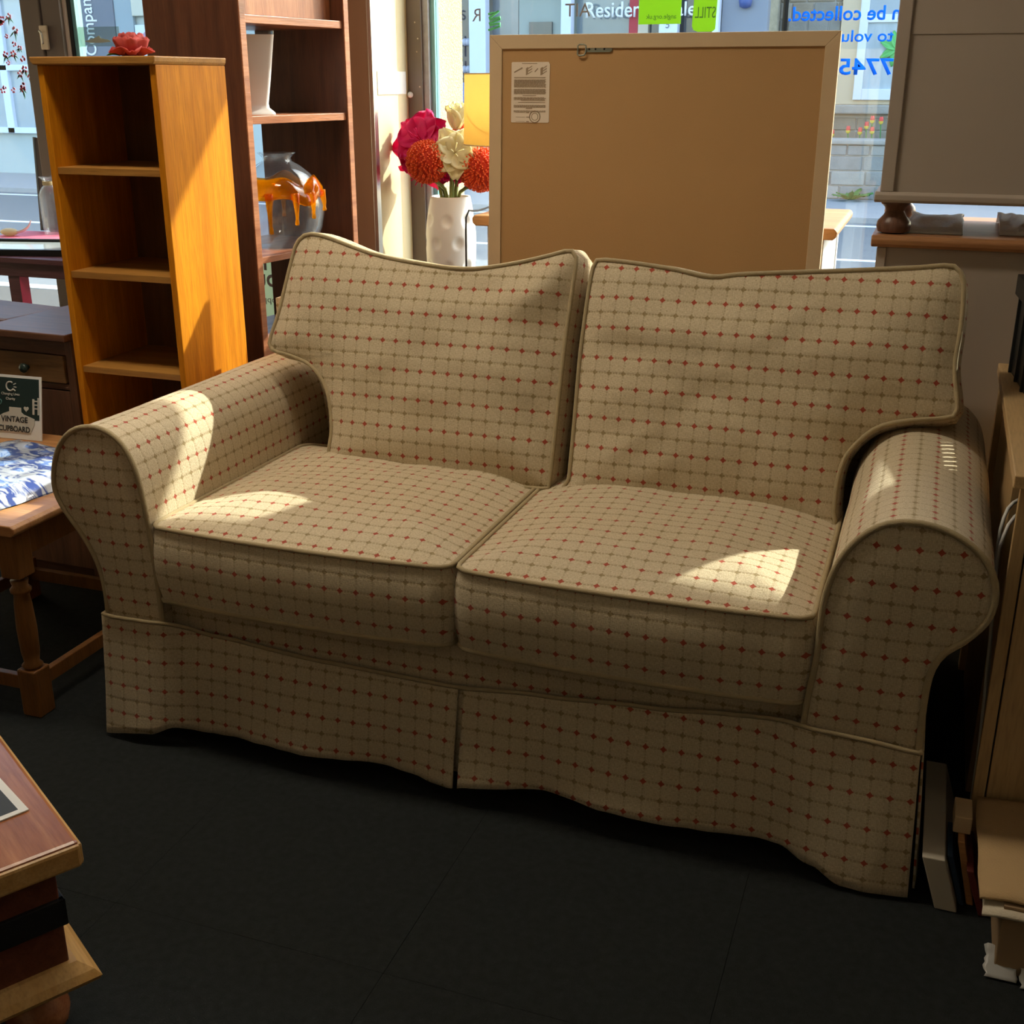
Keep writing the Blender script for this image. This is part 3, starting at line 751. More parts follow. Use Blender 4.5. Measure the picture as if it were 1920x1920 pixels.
m = MB(); petal(m, (-.03, -.01, .004), (-1, -.25, .25), (0, 0, 1), .035, .02, -.2, .4, .05, 1); m.build('leaf', M_LEAF, rs, smooth=True, solid=.001)

# ------------------------------------------------------------------ pine table with turned legs (left)
ptb = thing('side_table', 'small waxed pine table with turned legs beside the left arm', 'table')
tp = MB().prism([(-1.60, .462), (-1.61, .470), (-1.61, .482), (-1.602, .488), (-1.035, .488), (-1.027, .482), (-1.027, .470), (-1.037, .462)], -.045, .572, 'y'); tp.build('table_top', M_PINE, ptb, bevel=.003)
LEG = [(.024, 0), (.024, .001), (.024, .115), (.024, .1155), (.019, .118), (.024, .126), (.017, .134), (.021, .16), (.023, .22), (.020, .28), (.017, .305), (.023, .312), (.024, .318), (.017, .326), (.020, .34), (.024, .352), (.024, .40)]
for (x, y) in ((-1.075, .0), (-1.075, .525), (-1.56, .0), (-1.56, .525)):
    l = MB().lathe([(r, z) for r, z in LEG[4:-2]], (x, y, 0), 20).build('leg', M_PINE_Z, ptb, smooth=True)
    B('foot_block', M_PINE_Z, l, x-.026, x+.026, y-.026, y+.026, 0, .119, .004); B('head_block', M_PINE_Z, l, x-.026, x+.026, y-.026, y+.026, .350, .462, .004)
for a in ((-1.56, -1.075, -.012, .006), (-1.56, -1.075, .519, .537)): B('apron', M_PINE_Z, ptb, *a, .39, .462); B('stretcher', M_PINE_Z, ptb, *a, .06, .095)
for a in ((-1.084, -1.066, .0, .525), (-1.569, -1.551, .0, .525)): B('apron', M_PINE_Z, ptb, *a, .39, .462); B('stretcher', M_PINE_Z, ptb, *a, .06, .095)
# textile in plastic sleeve
M_TEXT, t, p = newmat('blue_white_print')
tc = N(t, 'ShaderNodeTexCoord'); mp = N(t, 'ShaderNodeMapping'); mp.inputs['Scale'].default_value = (18, 34, 10); t.links.new(tc.outputs['Object'], mp.inputs[0])
nz = N(t, 'ShaderNodeTexNoise'); nz.inputs['Scale'].default_value = 1.0; nz.inputs['Detail'].default_value = 6; nz.inputs['Distortion'].default_value = 1.5; t.links.new(mp.outputs[0], nz.inputs['Vector'])
rp = N(t, 'ShaderNodeValToRGB'); rp.color_ramp.elements[0].position = .46; rp.color_ramp.elements[1].position = .55; rp.color_ramp.elements[0].color = (.06, .10, .34, 1); rp.color_ramp.elements[1].color = (.55, .60, .70, 1)
t.links.new(nz.outputs[0], rp.inputs[0]); t.links.new(rp.outputs[0], p.inputs['Base Color']); p.inputs['Roughness'].default_value = .18; p.inputs['Coat Weight'].default_value = .6
bag = thing('packed_textile', 'folded blue and white textile in a shiny plastic sleeve on pine table', 'textile', (-1.29, .24, .4885), R(-12))
m = MB()
def ff(a, b):
    x, y = (a-.5)*.40, (b-.5)*.37; e = min(a, 1-a, b, 1-b)
    h = .034*min(1, e*9)**.5+.006*noise.noise(Vector((x*16, y*22, 1)))*min(1, e*8)
    return (x+.01*noise.noise(Vector((y*12, 2, x*5))), y+.01*noise.noise(Vector((x*12, 7, y*5))), max(h, .002))
m.grid(ff, 40, 36)
b0 = len(m.v); m.grid(lambda a, b: ((a-.5)*.40, (b-.5)*.37, 0.0), 2, 2)
m.build('cloth', M_TEXT, bag, smooth=True)
m = MB()
m.grid(lambda a, b: ((a-.5)*.43, -.195+.02*b+.004*math.sin(a*40), .001+.008*b+.004*noise.noise(Vector((a*18, b*3, 0)))), 40, 6); m.build('sleeve_edge', glass('plastic_film', (.85, .87, .9), .35, .12), bag, smooth=True)
# vintage sign
sg = thing('shop_card', 'dark green and white price card headed VINTAGE CUPBOARD leaning on dark cabinet', 'sign', (-1.498, .500, .489), R(2))
sg.rotation_euler = (R(-11), 0, R(3))
B('card', M_PAPER, sg, -.085, .085, 0, .003, 0, .172, 0)
M_DKGREEN = plain('bottle_green', (.010, .028, .026), .5, .1, 10); M_OFF = plain('card_offwhite', (.55, .53, .47), .7, .04, 10)
B('green_panel', M_DKGREEN, sg, -.080, .078, -.001, .0, .055, .165, 0)
CX, up_ = (1, 0, 0), (0, 0, 1)
cupb = MB().prism([(-.05, .02), (.052, .02), (.064, .045), (.064, .058), (.030, .068), (.022, .074), (.022, .086), (-.016, .086), (-.016, .074), (-.034, .068), (-.055, .056)], -.0022, -.0012).build('cupboard_print', M_OFF, sg)
text('sign_text', 'VINTAGE', M_INK, (-.042, -.003, .046), CX, up_, width=.085, height=.016, parent=sg, bold=.02)
text('sign_text', 'CUPBOARD', M_INK, (-.050, -.003, .020), CX, up_, width=.10, height=.016, parent=sg, bold=.02)
cc = [(.012*math.cos(R(a)), .012*math.sin(R(a))) for a in range(55, 330, 18)]
MB().tube([(-.012+x, -.0022, .142+z) for x, z in cc], .002, 6).build('logo_ring', M_OFF, sg, smooth=True)
for a in (-35, -5, 25): MB().bar((-.012+.012*math.cos(R(a)), -.0022, .142+.012*math.sin(R(a))), (-.012+.02*math.cos(R(a)), -.0022, .142+.02*math.sin(R(a))), .0025, .002, (0, 1, 0)).build('logo_ray', M_OFF, sg)
text('sign_text', 'Changing Lives', M_OFF, (-.040, -.0025, .116), CX, up_, width=.058, height=.009, parent=sg, bold=.01)
text('sign_text', 'Charity', M_OFF, (-.026, -.0025, .103), CX, up_, width=.03, height=.009, parent=sg, bold=.01)
def heart(s, cx, cz): return [(cx+s*16*math.sin(t)**3/16, cz+s*(13*math.cos(t)-5*math.cos(2*t)-2*math.cos(3*t)-math.cos(4*t))/16) for t in [i*2*math.pi/20 for i in range(20)]]
MB().tube([(x, -.0022, z) for x, z in heart(.012, -.052, .096)], .0012, 6, True).build('heart_print', plain('teal_ink', (.10, .25, .24), .6, .05, 9), sg, smooth=True)
MB().prism(heart(.008, .038, .084), -.0022, -.0012).build('heart_print', M_OFF, sg)
ch = MB()
for a in ((.058, .064, .07, .112), (.074, .079, .07, .116)): ch.box(a[0], a[1], -.0022, -.0012, a[2], a[3])
for z in (.085, .095, .105): ch.box(.058, .079, -.0022, -.0012, z, z+.003)
ch.build('chair_print', M_OFF, sg)
# dark bedside cabinet
bs = thing('bedside_cabinet', 'dark walnut bedside cabinet with one drawer behind the price card', 'cabinet', (-1.57, .68, 0), R(-2))
B('top', M_DKWOOD, bs, -.155, .155, -.03, .345, .728, .750, .004)
B('side_panel', M_DKWOOD_Z, bs, -.15, -.125, 0, .335, .0, .728); B('side_panel', M_DKWOOD_Z, bs, .125, .15, 0, .335, .0, .728)
B('rail', M_DKWOOD, bs, -.125, .125, .002, .022, .685, .728); B('rail', M_DKWOOD, bs, -.125, .125, .002, .022, .585, .602)
B('back_panel', M_DKWOOD_Z, bs, -.125, .125, .32, .33, .02, .728, 0)
dr = B('drawer', wood('walnut_drawer', (.16, .08, .03), (.26, .14, .05), 'x', .4), bs, -.123, .118, -.004, .3, .604, .683, .003)
MB().lathe([(.006, 0), (.007, .008), (.013, .014), (.014, .020), (.010, .025), (.002, .027)], (0, 0, 0), 18).build('knob', plain('green_black_knob', (.02, .035, .03), .3, .2, 20), dr, smooth=True)
kn = dr.children[0]; kn.rotation_euler = (R(90), 0, 0); kn.location = (-.01, -.004, .643)
B('door', M_DKWOOD_Z, bs, -.123, .123, .002, .02, .04, .582); B('plinth', M_DKWOOD, bs, -.125, .125, .01, .03, 0, .04)
ds = thing('low_chest', 'dark wooden chest partly seen at the left edge behind pink table leg', 'chest', (-2.13, 1.06, 0), R(-8))
B('top', M_DKWOOD, ds, -.24, .22, -.05, .20, .672, .70, .012); B('body', M_DKWOOD_Z, ds, -.22, .20, -.03, .19, .08, .672, .004)
for (x, y) in ((-.20, -.01), (.18, -.01), (-.20, .17), (.18, .17)): B('foot', M_DKWOOD_Z, ds, x-.02, x+.02, y-.02, y+.02, 0, .08)
# pink table at the window
pk = thing('pink_table', 'plum-topped table with hot pink legs under the left window', 'table')
B('table_top', M_PLUM, pk, -2.95, -1.75, 1.66, 2.29, .755, .775, .002)
B('apron', M_PLUM, pk, -2.90, -1.80, 1.68, 1.70, .702, .755); B('apron', M_PLUM, pk, -2.90, -1.80, 2.24, 2.26, .702, .755)
for (x, y) in ((-2.535, 1.69), (-1.84, 1.69), (-2.535, 2.21), (-1.84, 2.21)):
    l = B('leg', M_PINK, pk, x, x+.05, y, y+.05, 0, .755); MB().box(x-.001, x+.0495, y-.002, y, 0, .702).build('leg_face', M_PLUM, l)
ty = thing('framed_tray', 'black framed glass tray lying on the pink table', 'tray', (-2.56, 1.86, .776), R(14))
tm = MB()
for a in ((-.27, .27, -.165, -.145), (-.27, .27, .145, .165), (-.27, -.25, -.145, .145), (.25, .27, -.145, .145)): tm.box(*a, 0, .022)
tm.build('frame', M_BLACK, ty); B('sheet', plain('grey_glass', (.42, .47, .47), .1, .1, 6, spec=.8), ty, -.25, .25, -.145, .145, .004, .012, 0)
pc = B('pink_card', plain('rose_card', (.78, .16, .24), .6, .04, 8), None, -2.93, -2.62, 2.02, 2.27, .776, .790, .001); tag(pc, 'rose pink card box lying on the table under the glass jar', 'card')
jr = thing('glass_jar', 'ribbed clear glass bottle vase with twine at its neck by the left window', 'vase', (-2.70, 2.17, .790))
jp = [(.030, 0), (.040, .006), (.043, .03), (.045, .12), (.044, .165), (.034, .190), (.022, .203), (.021, .222), (.034, .236), (.038, .240)]
MB().lathe(jp+[(r-.004, max(z, .006)) for r, z in jp[::-1]], (0, 0, 0), 48, lambda r, z, a: (r*(1+(.035*math.sin(a*14) if .005 < z < .19 else 0)), z)).build('bottle', M_CLEAR, jr, smooth=True)
MB().lathe([(.0235, .205), (.0245, .209), (.0245, .217), (.0235, .221)], (0, 0, 0), 24, cap=False).build('twine', plain('twine', (.42, .33, .18), .9, .3, 120), jr, smooth=True)
sp_ = thing('white_ladle', 'small cream china spoon on the pink card at left edge', 'spoon', (-2.875, 2.10, .790))
MB().sphere((0, 0, .016), .028, 16, 10, (1.5, 1, .55)).build('bowl', M_CREAMPETAL, sp_, smooth=True)
MB().tube(cr([(.03, 0, .016), (.06, .01, .022), (.085, .02, .04), (.098, .025, .065)], 14, False), [.006]*8+[.005, .0045, .004, .0035, .003, .0025], 8).build('handle', M_WHITEGLOSS, sp_, smooth=True)
bd = thing('dark_board', 'dark grey board standing on the table against the left window', 'board', (-2.80, 2.30, .79))
bd.rotation_euler = (R(-4), 0, 0)
B('panel', plain('slate_grey', (.075, .06, .06), .5, .08, 6), bd, -.075, .09, 0, .008, 0, .385, .002); B('edge', plain('slate_edge', (.12, .14, .14), .5, .05, 6), bd, -.085, -.075, -.002, .010, 0, .387, .001)

# ------------------------------------------------------------------ leaning picture, its table and lamp
pic = thing('framed_picture', 'large picture turned to show its tan backboard behind the sofa', 'picture', (0, 1.345, 0))
pic.rotation_euler = (R(-2.0), 0, 0)
x0, x1, zt = -.454, .504, 1.522; fw = .037
def miter(name, quad): MB().prism(quad, 0, .022).build(name, M_FRAMEWOOD, pic, bevel=.0015)
miter('frame_rail', [(x0, zt), (x1, zt), (x1-fw, zt-fw), (x0+fw, zt-fw)]); miter('frame_rail', [(x0, .0), (x0+fw, fw), (x1-fw, fw), (x1, 0)])
miter('frame_stile', [(x0, 0), (x0, zt), (x0+fw, zt-fw), (x0+fw, fw)]); miter('frame_stile', [(x1, 0), (x1-fw, fw), (x1-fw, zt-fw), (x1, zt)])
B('backboard', M_HARDBOARD, pic, x0+fw-.004, x1-fw+.004, .006, .012, fw-.004, zt-fw+.004, 0)
lb = MB().prism([(-.387, 1.290), (-.279, 1.290), (-.276, 1.293), (-.276, 1.445), (-.280, 1.451), (-.387, 1.451), (-.389, 1.449), (-.389, 1.292)], .0045, .006).build('instruction_label', plain('label_paper', (.66, .56, .44), .7, .03, 12), pic)
ln = MB(); yl = (.0036, .0044)
def L_(xa, xb, za, zb): ln.box(xa, xb, *yl, za, zb)
L_(-.358, -.313, 1.4465, 1.4478)
rr = random.Random(5)
for z, h in ((1.409, .0022),): L_(-.381, -.288, z, z+h)
for zt_, n_ in ((1.405, 9), (1.380, 6)):
    for k in range(n_):
        x = -.381
        while x < -.29:
            wd = .003+rr.random()*.008; L_(x, min(x+wd, -.2865), zt_-k*.0024-.0015, zt_-k*.0024); x += wd+.0012
L_(-.355, -.315, 1.3615, 1.3632)
for z0_, n_ in ((1.358, 3), (1.3375, 3), (1.3225, 2)):
    for k in range(n_):
        x = -.381
        while x < -.29:
            wd = .003+rr.random()*.007; L_(x, min(x+wd, -.2865), z0_-k*.0026-.0016, z0_-k*.0026); x += wd+.0014
for z in (1.3485, 1.3435): L_(-.36 if z > 1.345 else -.368, -.288, z, z+.0015)
L_(-.345, -.326, 1.327, 1.3295)
for z in (1.317, 1.3045, 1.2925): L_(-.375, -.348, z, z+.0007); L_(-.343, -.335, z-.001, z+.0015)
ln.build('printed_lines', M_INKGREY, lb)
dg = MB()
dg.bar((-.381, .004, 1.424), (-.357, .004, 1.436), .003, .0008, (0, 1, 0))
for ox in (-.346, -.303):
    dg.prism([(ox, 1.416), (ox+.006, 1.419), (ox+.006, 1.438), (ox, 1.434)], *yl)
    for k in range(3): dg.bar((ox+.006, .004, 1.420+k*.007), (ox+.018, .004, 1.427+k*.007), .0014, .0008, (0, 1, 0))
dg.bar((-.320, .004, 1.425), (-.311, .004, 1.434), .0022, .0008, (0, 1, 0)); dg.build('diagram', M_INKGREY, lb)
for r_, w_ in ((.0155, .0024), (.0095, .0016)):
    MB().tube([(-.318+r_*math.cos(i*.2618), .0044, 1.306+r_*math.sin(i*.2618)) for i in range(24)], w_*.6, 6, True).build('stamp_ring', M_INKGREY, lb, smooth=True)
hb = MB().prism([(-.175, 1.4745), (-.175, 1.492), (-.105, 1.490), (-.098, 1.486), (-.098, 1.478), (-.105, 1.4745)], .001, .005).build('hanging_bracket', M_GUN, pic, bevel=.001)
MB().tube([(-.195, .001, 1.492), (-.195, -.002, 1.470), (-.190, -.003, 1.466), (-.176, -.003, 1.467), (-.172, -.001, 1.474), (-.172, .001, 1.492), (-.178, .001, 1.495), (-.190, .001, 1.495)], .0025, 8, True).build('ring', M_GUN, hb, smooth=True)
for x in (-.163, -.145, -.12): MB().sphere((x, .0008, 1.483), .0028, 10, 6).build('screw', M_BLACK, hb, smooth=True)

tb = thing('wood_topped_table', 'grey painted table with thick oak top standing at the window', 'table')
tp = MB().prism([(-.528, .988), (-.538, .996), (-.540, 1.010), (-.532, 1.020), (.528, 1.020), (.536, 1.010), (.534, .996), (.524, .988)], 1.462, 2.012, 'y'); tp.build('table_top', wood('oak_top', (.46, .23, .09), (.60, .33, .14), 'x', .35), tb, bevel=.004)
M_DKGREY = plain('grey_brown_paint', (.27, .25, .23), .6, .05, 6); M_PALESIDE = plain('pale_grey_paint', (.60, .60, .58), .6, .04, 6)
for (x, y) in ((-.50, 1.49), (.46, 1.49), (-.50, 1.95), (.46, 1.95)): B('leg', M_PALESIDE, tb, x, x+.04, y, y+.04, 0, .988)
B('apron', M_DKGREY, tb, -.46, .46, 1.50, 1.515, .55, .988); B('side_panel', M_PALESIDE, tb, .485, .497, 1.53, 1.95, .10, .988); B('side_panel', M_PALESIDE, tb, -.498, -.486, 1.53, 1.95, .10, .988)
B('shelf', M_DKGREY, tb, -.48, .48, 1.53, 1.95, .10, .12)
lp = thing('table_lamp', 'table lamp with mustard yellow drum shade beside the flowers', 'lamp', (-.505, 1.77, 1.02))
sh_ = MB().lathe([(.165, .190), (.168, .190), (.163, .402), (.160, .402), (.165, .190)], (0, 0, 0), 48, cap=False).build('lamp_shade', M_SHADE, lp, smooth=True)
for z, r in ((.191, .167), (.401, .1625)): MB().tube([(r*math.cos(i*math.pi/20), r*math.sin(i*math.pi/20), z) for i in range(40)], .0022, 6, True).build('rim', plain('shade_trim', (.55, .42, .22), .6, .05, 9), sh_, smooth=True)
MB().lathe([(.065, 0), (.066, .012), (.03, .022), (.014, .035), (.012, .10), (.022, .125), (.012, .15), (.009, .30)], (0, 0, 0), 28).build('base', M_BRASSPALE, lp, auto=True)
MB().bar((-.16, 0, .385), (.16, 0, .385), .003, .003).build('shade_strut', M_CHROME, lp)
MB().tube(cr([(-.06, 0, .008), (-.05, -.10, .006), (-.040, -.25, .006), (-.044, -.308, .012), (-.048, -.322, -.02), (-.048, -.324, -.30), (-.05, -.33, -.60), (-.05, -.33, -1.0)], 40, False), .003, 8).build('cable', M_CABLE, lp, smooth=True)

# dimpled vase on a stool
stl = thing('plant_stool', 'low round wooden stool carrying the white dimpled vase', 'stool', (-.912, 2.195, 0))
MB().lathe([(.13, .575), (.135, .58), (.135, .60), (.13, .605)], (0, 0, 0), 32).build('seat', M_PINE, stl, auto=True)
for a in (45, 135, 225, 315): MB().tube([(.10*math.cos(R(a)), .10*math.sin(R(a)), .578), (.12*math.cos(R(a)), .12*math.sin(R(a)), 0)], [.017, .013], 12).build('leg', M_PINE_Z, stl, smooth=True)
va = thing('dimpled_vase', 'white ceramic vase covered in round dimples holding flowers', 'vase', (-.912, 2.195, .605))
dimp = []
for i, z in enumerate((.07, .15, .235, .315)):
    for k in range(7): dimp.append((2*math.pi*(k+.5*(i % 2))/7, z))
def dent(r, z, a):
    if r < .03: return r, z
    for (da, dz) in dimp:
        dd = ((((a-da+math.pi) % (2*math.pi))-math.pi)*r/.022)**2+((z-dz)/.024)**2
        if dd < 1: r -= .010*(1-dd)**1.1 if r > .03 else 0
    return r, z
vp_ = [(.075, 0), (.080, .006)]
for i in range(60):
    z = .01+.385*i/59; vp_.append((.082+.012*math.sin(min(z/.30, 1)*math.pi*.55)-(.020*max(0, (z-.24)/.155)**1.6), z))
vp_ += [(.072, .398), (.066, .396), (.066, .30), (.06, .05), (.001, .05)]
MB().lathe(vp_, (0, 0, 0), 110, lambda r, z, a: dent(r, z, a) if r > .0725 else (r, z)).build('body', M_WHITEGLOSS, va, smooth=True)
VX, VY, VZ = -.912, 2.195, 1.0
def stem(parent, hx, hy, hz, bx, by, r=.0065):
    MB().tube(cr([(bx, by, .70), (bx*.98+VX*.02, by, .985), ((bx+hx)/2, (by+hy)/2, (1.0+hz)/2+.02), (hx, hy, hz)], 14, False), r, 8).build('stem', M_STEM, parent, smooth=True)
def trumpet(label, name, mat, c, d, n, L, Wd_, curl, cup, rf, seed, base, grp, lift0=.5):
    f = thing(name, label, 'flower', (0, 0, 0), 0, grp); d = Vector(d).normalized(); e = d.orthogonal().normalized(); g = d.cross(e); c = Vector(c)
    for k in range(n):
        a = 2*math.pi*k/n+seed; o_ = e*math.cos(a)+g*math.sin(a); m = MB()
        lift = lift0*(1.25 if k % 2 else .85)
        petal(m, c-d*.035, o_+d*lift, d-o_*.6, L*(1 if k % 2 else 1.08), Wd_, -curl, cup, rf, seed+k*1.7, 11)
        m.build('petal', mat, f, smooth=True, solid=.0016)
    for k in range(4):
        a = k*1.57+seed; MB().tube([c-d*.03, c+d*.02+(e*math.cos(a)+g*math.sin(a))*.012, c+d*.045+(e*math.cos(a)+g*math.sin(a))*.022], [.0015, .0013, .0022], 6).build('stamen', mat, f, smooth=True)
    stem(f, *(c-d*.04), *base)
    return f
GF = 'artificial flowers in the dimpled vase'
trumpet('large magenta artificial bloom at the upper left of the vase', 'magenta_flower', M_MAGENTA, (-1.005, 2.13, 1.205), (-.10, -.85, .40), 7, .112, .125, .20, .32, .16, .3, (VX-.02, VY), GF, .3)
trumpet('drooping magenta artificial bloom below the coral pompom', 'magenta_flower', M_MAGENTA, (-1.005, 2.15, 1.085), (-.25, -.45, -.75), 6, .105, .100, .15, .35, .14, 1.9, (VX-.03, VY-.01), GF, .5)
trumpet('magenta artificial bloom between the two coral pompoms', 'magenta_flower', M_MAGENTA, (-.862, 2.18, 1.085), (.25, -.45, -.65), 6, .085, .09, .3, .4, .14, 2.7, (VX+.02, VY), GF, .5)
trumpet('open cream artificial bloom in front of the lampshade', 'cream_flower', M_CREAMPETAL, (-.850, 2.10, 1.165), (.35, -.6, .15), 7, .085, .095, .30, .4, .18, .9, (VX+.01, VY-.02), GF, .5)
trumpet('tall cream artificial bloom left of the lampshade top', 'cream_flower', M_CREAMPETAL, (-.885, 2.20, 1.270), (.10, -.10, .95), 6, .095, .07, -.10, .5, .12, 1.4, (VX, VY+.02), GF, 1.7)
def pompom(label, c, r, base, seed):
    f = thing('pompom_flower', label, 'flower', (0, 0, 0), 0, GF); c = Vector(c); rg = random.Random(seed)
    MB().sphere(c, r*.82, 20, 12).build('core', plain('pompom_core', (.50, .04, .015), .8, .2, 40), f, smooth=True)
    m = MB(); n = 620
    for i in range(n):
        z = 1-2*(i+.5)/n; q = math.sqrt(1-z*z); a = i*2.39996+rg.random()*.25
        d = Vector((q*math.cos(a), q*math.sin(a), z)); e = d.orthogonal().normalized(); g = d.cross(e)
        h = r*(.97+.08*rg.random()); b = len(m.v); wd = r*.042
        for k in range(4):
            t = k*math.pi/2; m.v.append(tuple(c+d*(r*.78)+(e*math.cos(t)+g*math.sin(t))*wd*.6))
        for k in range(4):
            t = k*math.pi/2; m.v.append(tuple(c+d*h+(e*math.cos(t)+g*math.sin(t))*wd))
        m.f += [(b, b+1, b+5, b+4), (b+1, b+2, b+6, b+5), (b+2, b+3, b+7, b+6), (b+3, b, b+4, b+7), (b+4, b+5, b+6, b+7)]
    o = m.build('florets', M_CORAL, f); o['kind'] = 'stuff'
    stem(f, *(c-Vector((0, 0, r*.8))), *base)
pompom('coral pompom bloom in the middle of the bouquet', (-.960, 2.10, 1.128), .076, (VX-.01, VY), 1)
pompom('coral pompom bloom half hidden by the picture frame', (-.785, 2.18, 1.100), .079, (VX+.03, VY), 2)
pompom('small coral pompom bloom behind the cream flower', (-.875, 2.25, 1.205), .052, (VX+.01, VY+.03), 3)

# ------------------------------------------------------------------ painted cabinets at right
lc = thing('painted_cabinet', 'taupe painted cabinet with pine top behind the right of the sofa', 'cabinet')
B('body', M_GREYPAINT, lc, .672, 1.19, 1.055, 1.50, .05, 1.028, .002)
B('face_stile', M_GREYPAINT, lc, .662, .684, 1.048, 1.10, .0, 1.028, .002); B('face_stile', M_GREYPAINT, lc, 1.17, 1.198, 1.048, 1.10, .0, 1.028, .002)
tp = MB().prism([(1.035, 1.030), (1.028, 1.038), (1.026, 1.048), (1.032, 1.058), (1.52, 1.058), (1.52, 1.030)], .648, 1.205, 'x'); tp.build('top', wood('pine_top', (.34, .15, .06), (.46, .22, .09), 'x', .4), lc, bevel=.003)
uc = thing('upper_cabinet', 'taupe painted cupboard on dark turned feet stacked on the pine-topped cabinet', 'cupboard', (0, 0, 1.058))
FOOT = [(.020, 0), (.036, .004), (.040, .016), (.038, .028), (.026, .042), (.021, .052), (.026, .062), (.033, .068), (.034, .074)]
for (x, y) in ((.693, 1.088), (1.16, 1.088), (.693, 1.45), (1.16, 1.45)): MB().lathe(FOOT, (x, y, 0), 28).build('bun_foot', M_TURNED, uc, auto=True)
pm = MB().prism([(1.042, .074), (1.036, .080), (1.036, .092), (1.044, .098), (1.50, .098), (1.50, .074)], .645, 1.205, 'x'); pm.build('base_moulding', M_GREYPAINT, uc, bevel=.002)
B('stile', M_GREYPAINT, uc, .656, .686, 1.046, 1.07, .098, 1.05, .002); B('stile', M_GREYPAINT, uc, 1.17, 1.20, 1.046, 1.07, .098, 1.05, .002)
B('rail', M_GREYPAINT, uc, .686, 1.17, 1.046, 1.07, 1.01, 1.05, .002)
B('panel', M_GREYPAINT, uc, .684, 1.172, 1.054, 1.064, .096, 1.01, 0); B('panel_upper', M_GREYPAINT, uc, .684, 1.172, 1.052, 1.056, .44, 1.01, .001)
B('side_panel', M_GREYPAINT, uc, .657, .672, 1.07, 1.50, .098, 1.05, .002); B('side_panel', M_GREYPAINT, uc, 1.185, 1.20, 1.07, 1.50, .098, 1.05, .002)
B('back_panel', M_GREYPAINT, uc, .672, 1.185, 1.485, 1.497, .098, 1.05, 0); B('top', M_GREYPAINT, uc, .645, 1.21, 1.03, 1.51, 1.05, 1.075, .004)
M_BUBBLE = plain('bubble_wrap', (.88, .87, .85), .25, .12, 60, .5, 140); add_tr(M_BUBBLE, .35, (.92, .92, .90))
def bub(label, x, y, w_, d_, h_, seed):
    m = MB(); m.grid(lambda a, b: (x+(a-.5)*w_+.006*noise.noise(Vector((b*4, seed, a))), y+(b-.5)*d_, 1.0595+h_*(1-abs(2*b-1)**5)*(.40+.6*b)*(.85+.35*noise.noise(Vector((a*4, b*3, seed))))), 26, 22)
    o = m.build('bubble_wrap', M_BUBBLE, None, smooth=True, solid=.003); return tag(o, label, 'bubble wrap', 'bubble wrap under the upper cupboard')
bub('folded sheet of bubble wrap beside the dark turned foot', .788, 1.24, .125, .30, .034, 1)
bub('folded sheet of bubble wrap under the right end of the upper cupboard', .975, 1.26, .085, .28, .036, 6)

# ------------------------------------------------------------------ beech desk, crate, cables
dk = thing('beech_desk', 'pale beech desk unit beside the right arm of the sofa', 'desk')
B('desk_top', M_BEECH, dk, .964, 1.62, .112, 1.0, .757, .780, .002)
B('front_stile', M_BEECH_Z, dk, .978, .999, .135, .155, .0, .757, .001); B('door', M_BEECH_Z, dk, 1.002, 1.58, .135, .153, .06, .752, .001)
B('back_leg', M_BEECH_Z, dk, .972, .992, .95, .99, 0, .757, .001); B('side_panel', M_BEECH_Z, dk, .985, 1.0, .38, .93, .0, .757, .001)
B('back_panel', M_BEECH_Z, dk, 1.0, 1.58, .94, .955, .0, .757, .001); B('side_panel', M_BEECH_Z, dk, 1.585, 1.60, .14, .95, .0, .757, .001)
MB().tube(cr([(1.0, .36, .66), (.982, .33, .655), (.972, .30, .64), (.968, .29, .60), (.972, .28, .50), (.985, .26, .3), (.99, .27, .02)], 30, False), .0035, 8).build('cable', M_WCABLE, dk, smooth=True)
MB().tube(cr([(1.0, .30, .655), (.982, .27, .645), (.972, .25, .62), (.967, .245, .58), (.974, .24, .45), (.985, .23, .2), (.99, .24, .02)], 30, False), .0035, 8).build('cable', M_WCABLE, dk, smooth=True)
ct = thing('plastic_crate', 'black slotted plastic crate standing on the beech desk', 'crate', (.985, .93, .781), R(5))
CW, CD, CH, th = .40, .80, .215, .006  # length extended out of view so it shades the right arm
for nm, a in (('end_wall', (0, CW, -th, 0)), ('end_wall', (0, CW, -CD, -CD+th)), ('side_wall', (CW-th, CW, -CD, 0))): B(nm, M_CRATE, ct, *a, 0, CH-.03, .001)
B('side_wall', M_CRATE, ct, 0, th, -CD, 0, 0, .082, .001); B('side_wall', M_CRATE, ct, 0, th, -CD, 0, .124, CH-.03, .001)
B('side_wall', M_CRATE, ct, 0, th, -.205, 0, .082, .124, 0); B('side_wall', M_CRATE, ct, 0, th, -CD, -.400, .082, .124, 0)
for k in range(8): B('slot_rib', M_CRATE, ct, 0, th, -.205-.0245*(k+.95)+.0, -.205-.0245*(k+.42), .082, .124, 0)  # slots added and shaped to lay sun stripes on the sofa arm
for a in ((-.010, CW+.010, -.004, .010), (-.010, CW+.010, -CD-.010, -CD+.004), (-.010, .004, -CD, 0), (CW-.004, CW+.010, -CD, 0)): B('rim', M_CRATE, ct, *a, CH-.045, CH, .002)
for k in range(9): B('outer_rib', M_CRATE, ct, -.006, 0, -.03-k*.092, -.022-k*.092, .0, CH-.045, 0)
MB().box(.003, CW-.003, -CD+.003, -.003, 0, .006).build('base', M_CRATE, ct)
MB().tube(cr([(.012, -.05, CH+.004), (.012, -.14, CH+.012), (.05, -.24, CH+.006), (.10, -.33, CH-.02)], 16, False), .007, 8).build('handle', plain('grey_handle', (.16, .15, .15), .5, .1, 20), ct, smooth=True)

